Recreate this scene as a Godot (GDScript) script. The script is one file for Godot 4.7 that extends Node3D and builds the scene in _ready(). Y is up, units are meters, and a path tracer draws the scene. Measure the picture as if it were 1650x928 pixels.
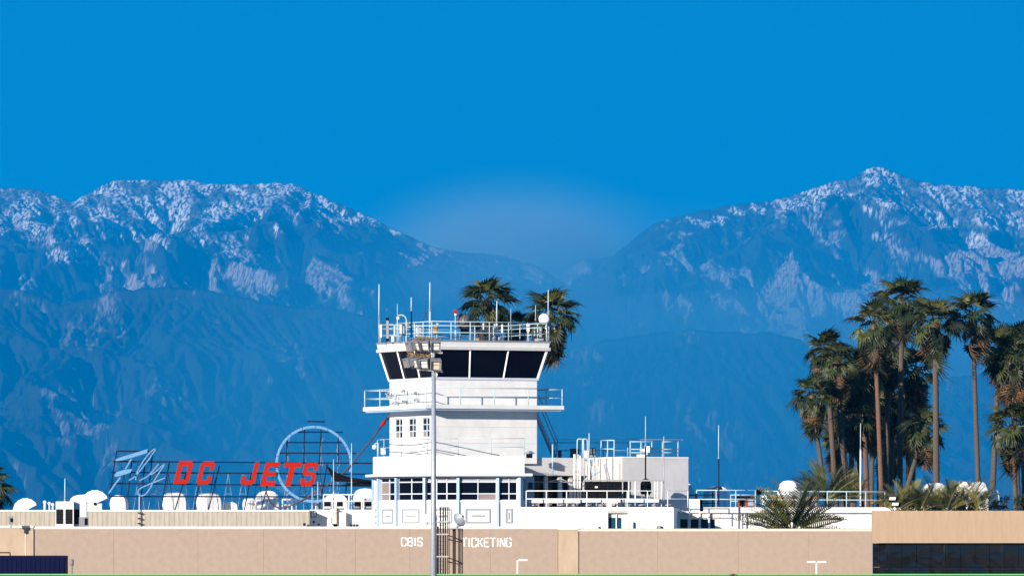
extends Node3D
# An airport control tower over a low terminal, palms and a rooftop sign, snowy mountains far behind.
# The camera stands CAMY above the ground, ZC metres in front of the tower, with a long lens of F pixels.
const F := 14000.0
const HY := 965.0
const CX := 825.0
const ZC := 500.0
const CAMY := 2.0
const TURN := 25.0   # the tower stands turned by this many degrees

var names := {}
var org := {}
var rng := RandomNumberGenerator.new()
var m := {}

func P(px: float, py: float, z: float) -> Vector3:
	var d := (ZC - z) / F
	return Vector3((px - CX) * d, CAMY + (HY - py) * d, z)

func S(z: float) -> float:
	return (ZC - z) / F

func _ready() -> void:
	rng.seed = 7
	view_and_light()
	materials()
	terrain()
	ground_and_walls()
	terminal()
	control_tower()
	annex()
	right_roofs()
	left_roof_things()
	rooftop_sign()
	tower_roof_things()
	front_things()
	palms()
	mirrored_trees()

func view_and_light() -> void:
	var cam := Camera3D.new()
	cam.name = "camera"
	cam.projection = Camera3D.PROJECTION_FRUSTUM
	cam.near = 1.0
	cam.far = 150000.0
	cam.size = 928.0 / F
	cam.frustum_offset = Vector2(0, (HY - 464.0) / F)
	cam.position = Vector3(0, CAMY, ZC)
	add_child(cam)
	cam.current = true
	var e := Environment.new()
	e.background_mode = Environment.BG_SKY
	var sm := ProceduralSkyMaterial.new()
	sm.sky_top_color = Color(0.003, 0.085, 0.24).linear_to_srgb()
	sm.sky_horizon_color = Color(0.0, 0.31, 0.62).linear_to_srgb()
	sm.sky_curve = 0.035
	sm.ground_horizon_color = Color(0.25, 0.27, 0.3).linear_to_srgb()
	sm.ground_bottom_color = Color(0.16, 0.15, 0.14).linear_to_srgb()
	sm.sun_angle_max = 1.0
	var sky := Sky.new()
	sky.sky_material = sm
	e.sky = sky
	e.tonemap_mode = Environment.TONE_MAPPER_LINEAR
	e.tonemap_exposure = 1.8
	e.sdfgi_enabled = true
	e.ssao_enabled = true
	e.ssil_enabled = true
	e.fog_enabled = true
	e.fog_density = 0.0000265
	e.fog_light_color = Color(0.0, 0.375, 0.95).linear_to_srgb()
	e.volumetric_fog_enabled = true
	e.volumetric_fog_density = 0.0
	var we := WorldEnvironment.new()
	we.name = "world_environment"
	we.environment = e
	add_child(we)
	var sun := DirectionalLight3D.new()
	sun.name = "sun"
	sun.light_energy = 1.6
	sun.light_color = Color(1.0, 0.955, 0.89)
	sun.light_angular_distance = 0.5
	sun.shadow_enabled = true
	# low in the sky, behind the camera and to its left
	var az := deg_to_rad(35.0)
	var el := deg_to_rad(13.0)
	var to_sun := Vector3(-sin(az) * cos(el), sin(el), cos(az) * cos(el))
	sun.look_at_from_position(to_sun * 100.0, Vector3.ZERO)
	add_child(sun)

# ---------------------------------------------------------------- helpers
func numbered(n: String) -> String:
	if not names.has(n):
		names[n] = 0
		return n
	names[n] += 1
	return "%s_%03d" % [n, names[n]]

func thing(called: String, label: String, category: String, at := Vector3.ZERO, group := "", local := false) -> Node3D:
	var o := Node3D.new()
	o.name = numbered(called)
	add_child(o)
	o.position = at
	o.set_meta("label", label)
	o.set_meta("category", category)
	if group:
		o.set_meta("group", group)
	if not local:
		org[o] = at
	return o

func mesh_of(s: SurfaceTool) -> ArrayMesh:
	s.generate_normals()
	return s.commit()

func part(parent: Node3D, called: String, s: SurfaceTool, mat: Material) -> MeshInstance3D:
	var o := MeshInstance3D.new()
	o.name = called
	o.mesh = mesh_of(s)
	o.material_override = mat
	if org.has(parent):
		o.position = -org[parent]
	parent.add_child(o, true)
	return o

func inst(parent: Node3D, called: String, mesh: Mesh, mat: Material, xf: Transform3D) -> MeshInstance3D:
	var o := MeshInstance3D.new()
	o.name = called
	o.mesh = mesh
	o.material_override = mat
	o.transform = xf
	if org.has(parent):
		o.position -= org[parent]
	parent.add_child(o, true)
	return o

func struct(called: String, s: SurfaceTool, mat: Material) -> MeshInstance3D:
	var o := part(self, numbered(called), s, mat)
	o.set_meta("kind", "structure")
	return o

func st(smooth := false) -> SurfaceTool:
	var s := SurfaceTool.new()
	s.begin(Mesh.PRIMITIVE_TRIANGLES)
	s.set_smooth_group(1 if smooth else -1)
	return s

func tri(s: SurfaceTool, a: Vector3, b: Vector3, c: Vector3) -> void:
	s.add_vertex(a); s.add_vertex(b); s.add_vertex(c)

func quad(s: SurfaceTool, a: Vector3, b: Vector3, c: Vector3, d: Vector3) -> void:
	tri(s, a, b, c)
	tri(s, a, c, d)

func hexa(s: SurfaceTool, v: Array) -> void:   # bottom 0-3, top 4-7, both counter-clockwise seen from above
	quad(s, v[0], v[3], v[7], v[4])
	quad(s, v[1], v[0], v[4], v[5])
	quad(s, v[2], v[1], v[5], v[6])
	quad(s, v[3], v[2], v[6], v[7])
	quad(s, v[4], v[7], v[6], v[5])
	quad(s, v[0], v[1], v[2], v[3])

func box(s: SurfaceTool, c: Vector3, size: Vector3, xf := Transform3D.IDENTITY) -> void:
	var h := size / 2.0
	var v := []
	for y in [-h.y, h.y]:
		for k in [Vector2(-h.x, h.z), Vector2(h.x, h.z), Vector2(h.x, -h.z), Vector2(-h.x, -h.z)]:
			v.append(xf * (c + Vector3(k.x, y, k.y)))
	hexa(s, v)

func box2(s: SurfaceTool, x0: float, x1: float, y0: float, y1: float, z0: float, z1: float, xf := Transform3D.IDENTITY) -> void:
	box(s, Vector3((x0 + x1) / 2, (y0 + y1) / 2, (z0 + z1) / 2), Vector3(absf(x1 - x0), absf(y1 - y0), absf(z1 - z0)), xf)

func frame_of(d: Vector3) -> Basis:
	var up := Vector3.UP if absf(d.y) < 0.95 * d.length() else Vector3.RIGHT
	var z := d.normalized()
	var x := up.cross(z).normalized()
	return Basis(x, z.cross(x), z)

func tube(s: SurfaceTool, a: Vector3, b: Vector3, r: float, r1 := -1.0, n := 6) -> void:
	if r1 < 0:
		r1 = r
	var f := frame_of(b - a)
	for i in n:
		var t0 := TAU * i / n
		var t1 := TAU * (i + 1) / n
		var u0 := f.x * cos(t0) + f.y * sin(t0)
		var u1 := f.x * cos(t1) + f.y * sin(t1)
		quad(s, a + u0 * r, b + u0 * r1, b + u1 * r1, a + u1 * r)
		tri(s, a, a + u0 * r, a + u1 * r)
		tri(s, b, b + u1 * r1, b + u0 * r1)

func path(s: SurfaceTool, pts: Array, r: float, n := 6) -> void:
	for i in pts.size() - 1:
		tube(s, pts[i], pts[i + 1], r, r, n)

func prism(s: SurfaceTool, poly: PackedVector2Array, z0: float, z1: float, xf := Transform3D.IDENTITY) -> void:
	var ids := Geometry2D.triangulate_polygon(poly)
	for i in range(0, ids.size(), 3):
		var a := poly[ids[i]]
		var b := poly[ids[i + 1]]
		var c := poly[ids[i + 2]]
		tri(s, xf * Vector3(a.x, a.y, z1), xf * Vector3(c.x, c.y, z1), xf * Vector3(b.x, b.y, z1))
		tri(s, xf * Vector3(a.x, a.y, z0), xf * Vector3(b.x, b.y, z0), xf * Vector3(c.x, c.y, z0))
	for i in poly.size():
		var a := poly[i]
		var b := poly[(i + 1) % poly.size()]
		quad(s, xf * Vector3(a.x, a.y, z0), xf * Vector3(a.x, a.y, z1), xf * Vector3(b.x, b.y, z1), xf * Vector3(b.x, b.y, z0))

func lathe(s: SurfaceTool, prof: Array, n := 16, xf := Transform3D.IDENTITY, part_turn := TAU) -> void:   # prof: Vector2(radius, y)
	for i in n:
		var t0 := part_turn * i / n
		var t1 := part_turn * (i + 1) / n
		for k in prof.size() - 1:
			var p: Vector2 = prof[k]
			var q: Vector2 = prof[k + 1]
			quad(s, xf * Vector3(p.x * cos(t0), p.y, p.x * sin(t0)), xf * Vector3(q.x * cos(t0), q.y, q.x * sin(t0)), xf * Vector3(q.x * cos(t1), q.y, q.x * sin(t1)), xf * Vector3(p.x * cos(t1), p.y, p.x * sin(t1)))

# a wall in the plane z = 0 of xf, with rectangular holes [x0, x1, y0, y1] and reveals of that depth
func holed(s: SurfaceTool, xf: Transform3D, x0: float, x1: float, y0: float, y1: float, holes: Array, depth: float) -> void:
	var xs := [x0, x1]
	var ys := [y0, y1]
	for h in holes:
		for v in [h[0], h[1]]:
			if not v in xs: xs.append(v)
		for v in [h[2], h[3]]:
			if not v in ys: ys.append(v)
	xs.sort(); ys.sort()
	for i in xs.size() - 1:
		for j in ys.size() - 1:
			var cx: float = (xs[i] + xs[i + 1]) / 2
			var cy: float = (ys[j] + ys[j + 1]) / 2
			var inside := false
			for h in holes:
				if cx > h[0] and cx < h[1] and cy > h[2] and cy < h[3]:
					inside = true
			if not inside:
				quad(s, xf * Vector3(xs[i], ys[j], 0), xf * Vector3(xs[i], ys[j + 1], 0), xf * Vector3(xs[i + 1], ys[j + 1], 0), xf * Vector3(xs[i + 1], ys[j], 0))
	for h in holes:
		var c := [Vector3(h[0], h[2], 0), Vector3(h[1], h[2], 0), Vector3(h[1], h[3], 0), Vector3(h[0], h[3], 0)]
		for k in 4:
			var a: Vector3 = c[k]
			var b: Vector3 = c[(k + 1) % 4]
			quad(s, xf * a, xf * b, xf * (b - Vector3(0, 0, depth)), xf * (a - Vector3(0, 0, depth)))

# local frame on a wall that runs from a to b (seen left to right): x along, y up from 0, z outward
func wall_frame(a: Vector2, b: Vector2) -> Transform3D:
	var d := (b - a).normalized()
	return Transform3D(Basis(Vector3(d.x, 0, d.y), Vector3.UP, Vector3(-d.y, 0, d.x)), Vector3(a.x, 0, a.y))

# a railing along pts: rails as one part, each post a sub-part
func railing(parent: Node3D, pts: Array, height: float, levels: Array, step: float, r: float, mat: Material, called := "railing", ends := true) -> MeshInstance3D:
	var s := st(true)
	for l in levels:
		for i in pts.size() - 1:
			tube(s, pts[i] + Vector3(0, height * l, 0), pts[i + 1] + Vector3(0, height * l, 0), r)
	var rl := part(parent, called, s, mat)
	var pm := st(true)
	tube(pm, Vector3.ZERO, Vector3(0, height, 0), r * 1.12)
	var post := mesh_of(pm)
	for i in pts.size() - 1:
		var a: Vector3 = pts[i]
		var b: Vector3 = pts[i + 1]
		var n := maxi(1, roundi((b - a).length() / step))
		for k in n + (1 if i == pts.size() - 2 and ends else 0):
			inst(rl, "post", post, mat, Transform3D(Basis.IDENTITY, a.lerp(b, float(k) / n)))
	return rl

# ---------------------------------------------------------------- materials
func paint(c: Vector3, rough := 0.7, metal := 0.0) -> StandardMaterial3D:
	var t := StandardMaterial3D.new()
	t.albedo_color = Color(c.x, c.y, c.z).linear_to_srgb()
	t.roughness = rough
	t.metallic = metal
	return t

# a painted or rendered surface with blotches: noise between two base colours, laid on in metres
func mottled(c: Vector3, c2: Vector3, metres: float, rough := 0.8, seed_ := 1, stretch := Vector3.ONE, octaves := 5) -> StandardMaterial3D:
	var t := StandardMaterial3D.new()
	var n := FastNoiseLite.new()
	n.seed = seed_
	n.noise_type = FastNoiseLite.TYPE_SIMPLEX_SMOOTH
	n.frequency = 0.012
	n.fractal_octaves = octaves
	n.fractal_gain = 0.62
	var g := Gradient.new()
	g.set_color(0, Color(c.x, c.y, c.z).linear_to_srgb())
	g.set_color(1, Color(c2.x, c2.y, c2.z).linear_to_srgb())
	g.set_offset(0, 0.2)
	g.set_offset(1, 0.8)
	var tex := NoiseTexture2D.new()
	tex.width = 512
	tex.height = 512
	tex.seamless = true
	tex.noise = n
	tex.color_ramp = g
	t.albedo_texture = tex
	t.uv1_triplanar = true
	t.uv1_world_triplanar = true
	t.uv1_scale = stretch / metres
	t.roughness = rough
	return t

func materials() -> void:
	m.white = mottled(Vector3(0.65, 0.64, 0.625), Vector3(0.76, 0.755, 0.745), 5.0, 0.65, 3, Vector3(1, 0.45, 1))
	m.white_clean = paint(Vector3(0.8, 0.8, 0.79), 0.5)
	m.rail = paint(Vector3(0.42, 0.53, 0.57), 0.5)
	m.rail_dark = paint(Vector3(0.03, 0.06, 0.11), 0.5)
	m.grey_wall = mottled(Vector3(0.5, 0.49, 0.485), Vector3(0.57, 0.56, 0.555), 4.0, 0.75, 5, Vector3(1, 0.5, 1))
	m.trim = paint(Vector3(0.52, 0.58, 0.66), 0.5)
	m.trim_blue = paint(Vector3(0.36, 0.5, 0.68), 0.5)
	m.ornament = paint(Vector3(0.27, 0.3, 0.34), 0.6)
	m.tan = mottled(Vector3(0.312, 0.24, 0.186), Vector3(0.345, 0.262, 0.21), 2.6, 0.9, 8, Vector3(1, 0.8, 1), 7)
	m.tan_lit = mottled(Vector3(0.37, 0.275, 0.19), Vector3(0.43, 0.325, 0.235), 5.0, 0.9, 9, Vector3(1, 0.4, 1))  # brighter light on end panels and pier put into this tan
	m.planter = mottled(Vector3(0.35, 0.245, 0.16), Vector3(0.39, 0.28, 0.185), 4.0, 0.9, 12, Vector3(2.2, 0.3, 1))
	m.coping = mottled(Vector3(0.72, 0.63, 0.53), Vector3(0.82, 0.73, 0.63), 3.0, 0.8, 10)
	m.cream = mottled(Vector3(0.34, 0.3, 0.245), Vector3(0.41, 0.365, 0.305), 3.0, 0.85, 11, Vector3(1.6, 0.3, 1))
	m.glass = paint(Vector3(0.003, 0.003, 0.008), 0.05)
	m.smoked = paint(Vector3(0.008, 0.008, 0.009), 0.1)
	var wn := FastNoiseLite.new()
	wn.seed = 41
	wn.frequency = 0.006
	wn.fractal_octaves = 2
	var wt := NoiseTexture2D.new()
	wt.width = 256
	wt.height = 256
	wt.seamless = true
	wt.noise = wn
	wt.as_normal_map = true
	wt.bump_strength = 14.0
	m.smoked.normal_enabled = true
	m.smoked.normal_texture = wt
	m.smoked.normal_scale = 0.35
	m.smoked.uv1_triplanar = true
	m.smoked.uv1_world_triplanar = true
	m.smoked.uv1_scale = Vector3.ONE / 3.0
	m.glass_teal = paint(Vector3(0.012, 0.05, 0.085), 0.08)
	m.glass_brown = paint(Vector3(0.05, 0.042, 0.035), 0.12)
	m.blind = paint(Vector3(0.34, 0.33, 0.35), 0.7)
	m.curtain = paint(Vector3(0.22, 0.18, 0.17), 0.8)
	m.steel = mottled(Vector3(0.27, 0.3, 0.35), Vector3(0.36, 0.4, 0.46), 1.2, 0.45, 14)
	m.steel.metallic = 0.25
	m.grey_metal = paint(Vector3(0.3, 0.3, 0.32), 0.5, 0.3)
	m.dark = paint(Vector3(0.004, 0.004, 0.005), 0.8)
	m.black_screen = mottled(Vector3(0.002, 0.002, 0.003), Vector3(0.008, 0.008, 0.01), 2.0, 0.75, 15)
	m.navy = paint(Vector3(0.001, 0.002, 0.03), 0.7)
	m.navy_line = paint(Vector3(0.012, 0.022, 0.06), 0.6)
	m.red = mottled(Vector3(0.31, 0.009, 0.0015), Vector3(0.37, 0.013, 0.002), 1.0, 0.5, 16)
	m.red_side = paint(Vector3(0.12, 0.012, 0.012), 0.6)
	m.sign_blue = mottled(Vector3(0.07, 0.2, 0.4), Vector3(0.13, 0.29, 0.47), 0.8, 0.5, 17)
	m.trail = paint(Vector3(0.055, 0.018, 0.024), 0.5)
	m.rust = mottled(Vector3(0.3, 0.1, 0.03), Vector3(0.5, 0.2, 0.07), 0.7, 0.8, 18)
	m.redbrown = mottled(Vector3(0.16, 0.03, 0.018), Vector3(0.28, 0.06, 0.035), 0.6, 0.7, 19)
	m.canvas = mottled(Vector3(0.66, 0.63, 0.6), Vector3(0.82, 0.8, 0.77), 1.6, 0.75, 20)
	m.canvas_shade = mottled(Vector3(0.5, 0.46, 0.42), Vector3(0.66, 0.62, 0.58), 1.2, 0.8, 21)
	m.black_frame = paint(Vector3(0.015, 0.013, 0.013), 0.5)
	m.brown_frame = paint(Vector3(0.035, 0.018, 0.014), 0.6)
	m.nest = mottled(Vector3(0.2, 0.13, 0.06), Vector3(0.46, 0.3, 0.15), 0.25, 0.95, 22)
	m.lamp_glass = paint(Vector3(0.62, 0.6, 0.55), 0.2)
	m.lamp_amber = paint(Vector3(0.62, 0.52, 0.33), 0.25)
	m.housing = paint(Vector3(0.2, 0.2, 0.22), 0.6)
	m.green = paint(Vector3(0.06, 0.46, 0.07), 0.5)
	m.concrete = mottled(Vector3(0.26, 0.24, 0.22), Vector3(0.36, 0.34, 0.31), 14.0, 0.9, 23)
	m.roofing = mottled(Vector3(0.4, 0.39, 0.37), Vector3(0.52, 0.5, 0.48), 3.0, 0.9, 24)
	m.trunk = mottled(Vector3(0.035, 0.026, 0.02), Vector3(0.15, 0.115, 0.09), 0.8, 0.95, 25, Vector3(0.7, 3.2, 0.7))
	m.trunk_red = mottled(Vector3(0.08, 0.04, 0.025), Vector3(0.22, 0.12, 0.075), 0.8, 0.95, 26, Vector3(0.7, 3.2, 0.7))
	for key in ["glass", "glass_teal", "glass_brown", "smoked", "dark", "navy", "black_frame", "navy_line", "red", "black_screen"]:
		m[key].metallic_specular = 0.22
	m.smoked.metallic_specular = 0.5
	m.beacon = paint(Vector3(0.09, 0.085, 0.09), 0.5)
	m.frond = [leafy(Vector3(0.016, 0.026, 0.005)), leafy(Vector3(0.026, 0.04, 0.007)), leafy(Vector3(0.05, 0.06, 0.01)), leafy(Vector3(0.011, 0.018, 0.005)), leafy(Vector3(0.075, 0.08, 0.014))]
	m.dead = [leafy(Vector3(0.13, 0.07, 0.03)), leafy(Vector3(0.08, 0.05, 0.03)), leafy(Vector3(0.22, 0.105, 0.035))]
	m.olive = [leafy(Vector3(0.12, 0.115, 0.025)), leafy(Vector3(0.21, 0.18, 0.04)), leafy(Vector3(0.06, 0.065, 0.025)), leafy(Vector3(0.11, 0.09, 0.06))]
	m.leaf = leafy(Vector3(0.02, 0.032, 0.012))

func leafy(c: Vector3) -> StandardMaterial3D:
	var t := paint(c, 0.55)
	t.cull_mode = BaseMaterial3D.CULL_DISABLED
	t.backlight_enabled = true
	t.backlight = Color(c.x * 0.5, c.y * 0.5, c.z * 0.4).linear_to_srgb()
	return t

# ---------------------------------------------------------------- mountains
func profile(pts: Array, px: float) -> float:
	if px <= pts[0].x:
		return pts[0].y
	for i in pts.size() - 1:
		if px <= pts[i + 1].x:
			var t: float = (px - pts[i].x) / (pts[i + 1].x - pts[i].x)
			return lerpf(pts[i].y, pts[i + 1].y, t)
	return pts[-1].y

func noise(seed_: int, wave: float, octaves: int, ridged := false, gain := 0.5) -> FastNoiseLite:
	var n := FastNoiseLite.new()
	n.seed = seed_
	n.noise_type = FastNoiseLite.TYPE_SIMPLEX_SMOOTH
	n.frequency = 1.0 / wave
	n.fractal_type = FastNoiseLite.FRACTAL_RIDGED if ridged else FastNoiseLite.FRACTAL_FBM
	n.fractal_octaves = octaves
	n.fractal_gain = gain
	return n

# One range: its skyline (pixels) stands at the distance dc, its slopes run down towards the camera to the distance df.
func mountain(called: String, pts: Array, dc: float, df: float, foot: float, x_from: float, x_to: float, cols: int, rows: int, seed_: int, amp: float, wave: float, look: Dictionary) -> void:
	var x0 := (x_from - CX) / F * dc
	var x1 := (x_to - CX) / F * dc
	var length := dc - df
	var spur := noise(seed_, wave, look.get("octaves", 6), true, look.get("gain", 0.5))
	var bend := noise(seed_ + 1, wave * 1.6, 3)
	var small := noise(seed_ + 2, 120.0, 4, false, 0.6)
	var patch := noise(seed_ + 3, look.get("patch_wave", 420.0), 4, false, 0.55)
	var tree := noise(seed_ + 4, look.get("tree_wave", 25.0), 3, false, 0.6)
	var edge := noise(seed_ + 5, 300.0, 4, false, 0.6)
	var hc := PackedFloat32Array()
	for i in cols + 1:
		var x := lerpf(x0, x1, float(i) / cols)
		hc.append(CAMY + (HY - profile(pts, x * F / dc + CX)) / F * dc)
	# the slopes are first laid out coarsely (tilt, spurs, some unevenness) and then cut by running water
	var cw: int = cols / 3
	var cn: int = look.get("coarse_rows", 190)
	var sx := (x1 - x0) / cw
	var sz := length / cn
	var land := PackedFloat32Array()
	land.resize((cw + 1) * (cn + 1))
	for j in cn + 1:
		var d := sz * j
		var t := d / length
		var here := []
		for sp in look.get("spurs", []):
			var e: int = sp.size()
			for k in range(0, e - 3, 3):
				if d >= sp[k + 2] and d < sp[k + 5]:
					var u: float = (d - sp[k + 2]) / (sp[k + 5] - sp[k + 2])
					var far := (dc - d) / F
					here.append(Vector2((lerpf(sp[k], sp[k + 3], u) - CX) * far, CAMY + (HY - lerpf(sp[k + 1], sp[k + 4], u)) * far))
			if d >= sp[e - 1]:
				var far: float = (dc - sp[e - 1]) / F
				here.append(Vector2((sp[e - 3] - CX) * far, CAMY + (HY - sp[e - 2]) * far - 0.42 * (d - sp[e - 1])))
		for i in cw + 1:
			var x := x0 + sx * i
			var z := ZC - dc + d
			var top := hc[mini(i * 3, cols)]
			var h := lerpf(top, foot, pow(t, look.get("bow", 0.85)))
			var bx := x + 220.0 * bend.get_noise_2d(x, z)
			for q in here:
				var over: float = q.y - 0.6 * absf(bx - q.x) - h
				if over > -60.0:
					h += over if over > 60.0 else (over + 60.0) * (over + 60.0) / 240.0
			h += amp * smoothstep(0.0, 0.25, t) * spur.get_noise_2d(bx, z * 0.3)
			h += 14.0 * small.get_noise_2d(x * 0.7, z * 0.7)
			land[j * (cw + 1) + i] = h
	land = erode(land, cw + 1, cn + 1, sx, sz, look.get("rain", 15), look.get("cut", 2.3))
	for i in cw + 1:   # the skyline stays where it is seen
		var off := hc[mini(i * 3, cols)] - land[i]
		for j in cn + 1:
			land[j * (cw + 1) + i] += off * exp(-sz * j / 700.0)
	var verts := PackedVector3Array()
	var n_back := 8
	var total := rows + n_back + 1
	for j in total:
		var d := length * pow(maxf(0, float(j - n_back) / rows), 1.12) if j >= n_back else -60.0 * (n_back - j)
		var gj := clampf(d / sz, 0.0, cn - 0.001)
		var j0 := int(gj)
		var fj := gj - j0
		for i in cols + 1:
			var x := lerpf(x0, x1, float(i) / cols)
			var z := ZC - dc + d
			var gi := clampf((x - x0) / sx, 0.0, cw - 0.001)
			var i0 := int(gi)
			var fi := gi - i0
			var k := j0 * (cw + 1) + i0
			var h := lerpf(lerpf(land[k], land[k + 1], fi), lerpf(land[k + cw + 1], land[k + cw + 2], fi), fj)
			h += small.get_noise_2d(x, z) * 13.0
			if d < 0:
				h += d * 0.5
			elif d < 40.0:
				h += 5.0 * tree.get_noise_2d(x * 1.7, z)
			verts.append(Vector3(x, h, z))
	var w := cols + 1
	var norms := PackedVector3Array()
	var cols_ := PackedColorArray()
	var snow_top: Array = look.get("snow", [])
	var rocky: float = look.get("rock", 0.3)
	for j in total:
		for i in w:
			var a := verts[j * w + maxi(i - 1, 0)]
			var b := verts[j * w + mini(i + 1, cols)]
			var c := verts[maxi(j - 1, 0) * w + i]
			var e := verts[mini(j + 1, total - 1) * w + i]
			var n := (e - c).cross(b - a).normalized()
			if n.y < 0: n = -n
			norms.append(n)
	# ground cover: where snow, scree and brush lie, from noise and from the patches seen in the photograph
	for j in total:
		for i in w:
			var v := verts[j * w + i]
			# what grows or lies here: snow high up, forest speckle over it, scree and pale rock lower down, brush between
			var f := tree.get_noise_2d(v.x, v.y * 1.25 - v.z * 0.04)
			var p := patch.get_noise_2d(v.x + v.y * 0.45, v.y * 0.75 - v.z * 0.05)
			var g := edge.get_noise_2d(v.x, v.y * 1.6)
			var q := small.get_noise_2d(v.x * 2.1, v.y * 2.1)
			var vx := v.x * F / (ZC - v.z) + CX
			var vy := HY - (v.y - CAMY) * F / (ZC - v.z)
			for zn in look.get("scree", []):
				p += 0.55 * exp(-pow((vx - zn[0]) / zn[2], 2.0) - pow((vy - zn[1]) / zn[3], 2.0))
			for zn in look.get("drifts", []):
				g += 0.42 * exp(-pow((vx - zn[0]) / zn[2], 2.0) - pow((vy - zn[1]) / zn[3], 2.0))
			var col := Vector3(0.022, 0.026, 0.018).lerp(Vector3(0.044, 0.044, 0.033), clampf(0.5 + q, 0, 1))
			var rock := smoothstep(rocky, rocky + 0.16, p + 0.35 * q)
			rock *= smoothstep(-0.28, 0.1, f)
			col = col.lerp(Vector3(0.44, 0.39, 0.37), rock * look.get("rock_amount", 0.8))
			if snow_top:
				var line := CAMY + (HY - profile(snow_top, v.x * F / dc + CX)) / F * dc
				var k := (v.y - line) / 420.0 + 1.5 * g + 0.4 * p - 0.18
				k = minf(k, 0.42)
				var vein := spur.get_noise_2d(v.x * 2.6 + v.y * 1.3, v.y * 2.4)
				var lies := smoothstep(-0.1, 0.12, k) * smoothstep(-0.2 + 0.26 * clampf(0.75 - k * 0.8, 0, 1), 0.0 + 0.26 * clampf(0.75 - k * 0.8, 0, 1), f + 0.55 * q)
				lies *= 1.0 - 0.85 * smoothstep(0.2, 0.5, vein)
				col = col.lerp(Vector3(0.88, 0.87, 0.86), lies)
			cols_.append(Color(col.x, col.y, col.z))
	var ids := PackedInt32Array()
	for j in total - 1:
		for i in cols:
			var k := j * w + i
			ids.append_array(PackedInt32Array([k, k + 1, k + w, k + 1, k + w + 1, k + w]))
	var arr := []
	arr.resize(Mesh.ARRAY_MAX)
	arr[Mesh.ARRAY_VERTEX] = verts
	arr[Mesh.ARRAY_NORMAL] = norms
	arr[Mesh.ARRAY_COLOR] = cols_
	arr[Mesh.ARRAY_INDEX] = ids
	var me := ArrayMesh.new()
	me.add_surface_from_arrays(Mesh.PRIMITIVE_TRIANGLES, arr)
	var mat := StandardMaterial3D.new()
	mat.vertex_color_use_as_albedo = true
	mat.roughness = 0.95
	mat.metallic_specular = 0.1
	var o := inst(self, numbered(called), me, mat, Transform3D.IDENTITY)
	o.set_meta("kind", "structure")

# rivers: every cell drains to its lowest neighbour, and cuts down the more the larger the area that drains through it
func erode(h: PackedFloat32Array, w: int, n: int, sx: float, sz: float, rounds: int, cut: float) -> PackedFloat32Array:
	var steps := [-w - 1, -w, -w + 1, -1, 1, w - 1, w, w + 1]
	var dg := sqrt(sx * sx + sz * sz)
	var dist := [dg, sz, dg, sx, sx, dg, sz, dg]
	var rec := PackedInt32Array()
	var len_ := PackedFloat32Array()
	var area := PackedFloat32Array()
	rec.resize(w * n)
	len_.resize(w * n)
	area.resize(w * n)
	for it in rounds:
		var keys := PackedInt64Array()
		keys.resize((w - 2) * (n - 2))
		var q := 0
		for j in range(1, n - 1):
			for i in range(1, w - 1):
				var c := j * w + i
				keys[q] = int((h[c] + 2000.0) * 100.0) * 1000000 + c
				q += 1
		keys.sort()
		area.fill(1.0)
		rec.fill(-1)
		for k in range(keys.size() - 1, -1, -1):
			var c := int(keys[k] % 1000000)
			var hc := h[c]
			var best := 0.0
			var to := -1
			var l := 1.0
			for b in 8:
				var o: int = c + steps[b]
				var g: float = (hc - h[o]) / dist[b]
				if g > best:
					best = g
					to = o
					l = dist[b]
			rec[c] = to
			len_[c] = l
			if to >= 0:
				area[to] += area[c]
		for k in keys.size():
			var c := int(keys[k] % 1000000)
			if rec[c] >= 0:
				var f := cut * sqrt(area[c]) / len_[c]
				h[c] = (h[c] + f * h[rec[c]]) / (1.0 + f)
	return h

func V(a: Array) -> Array:
	var out := []
	for i in range(0, a.size(), 2):
		out.append(Vector2(a[i], a[i + 1]))
	return out

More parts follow.
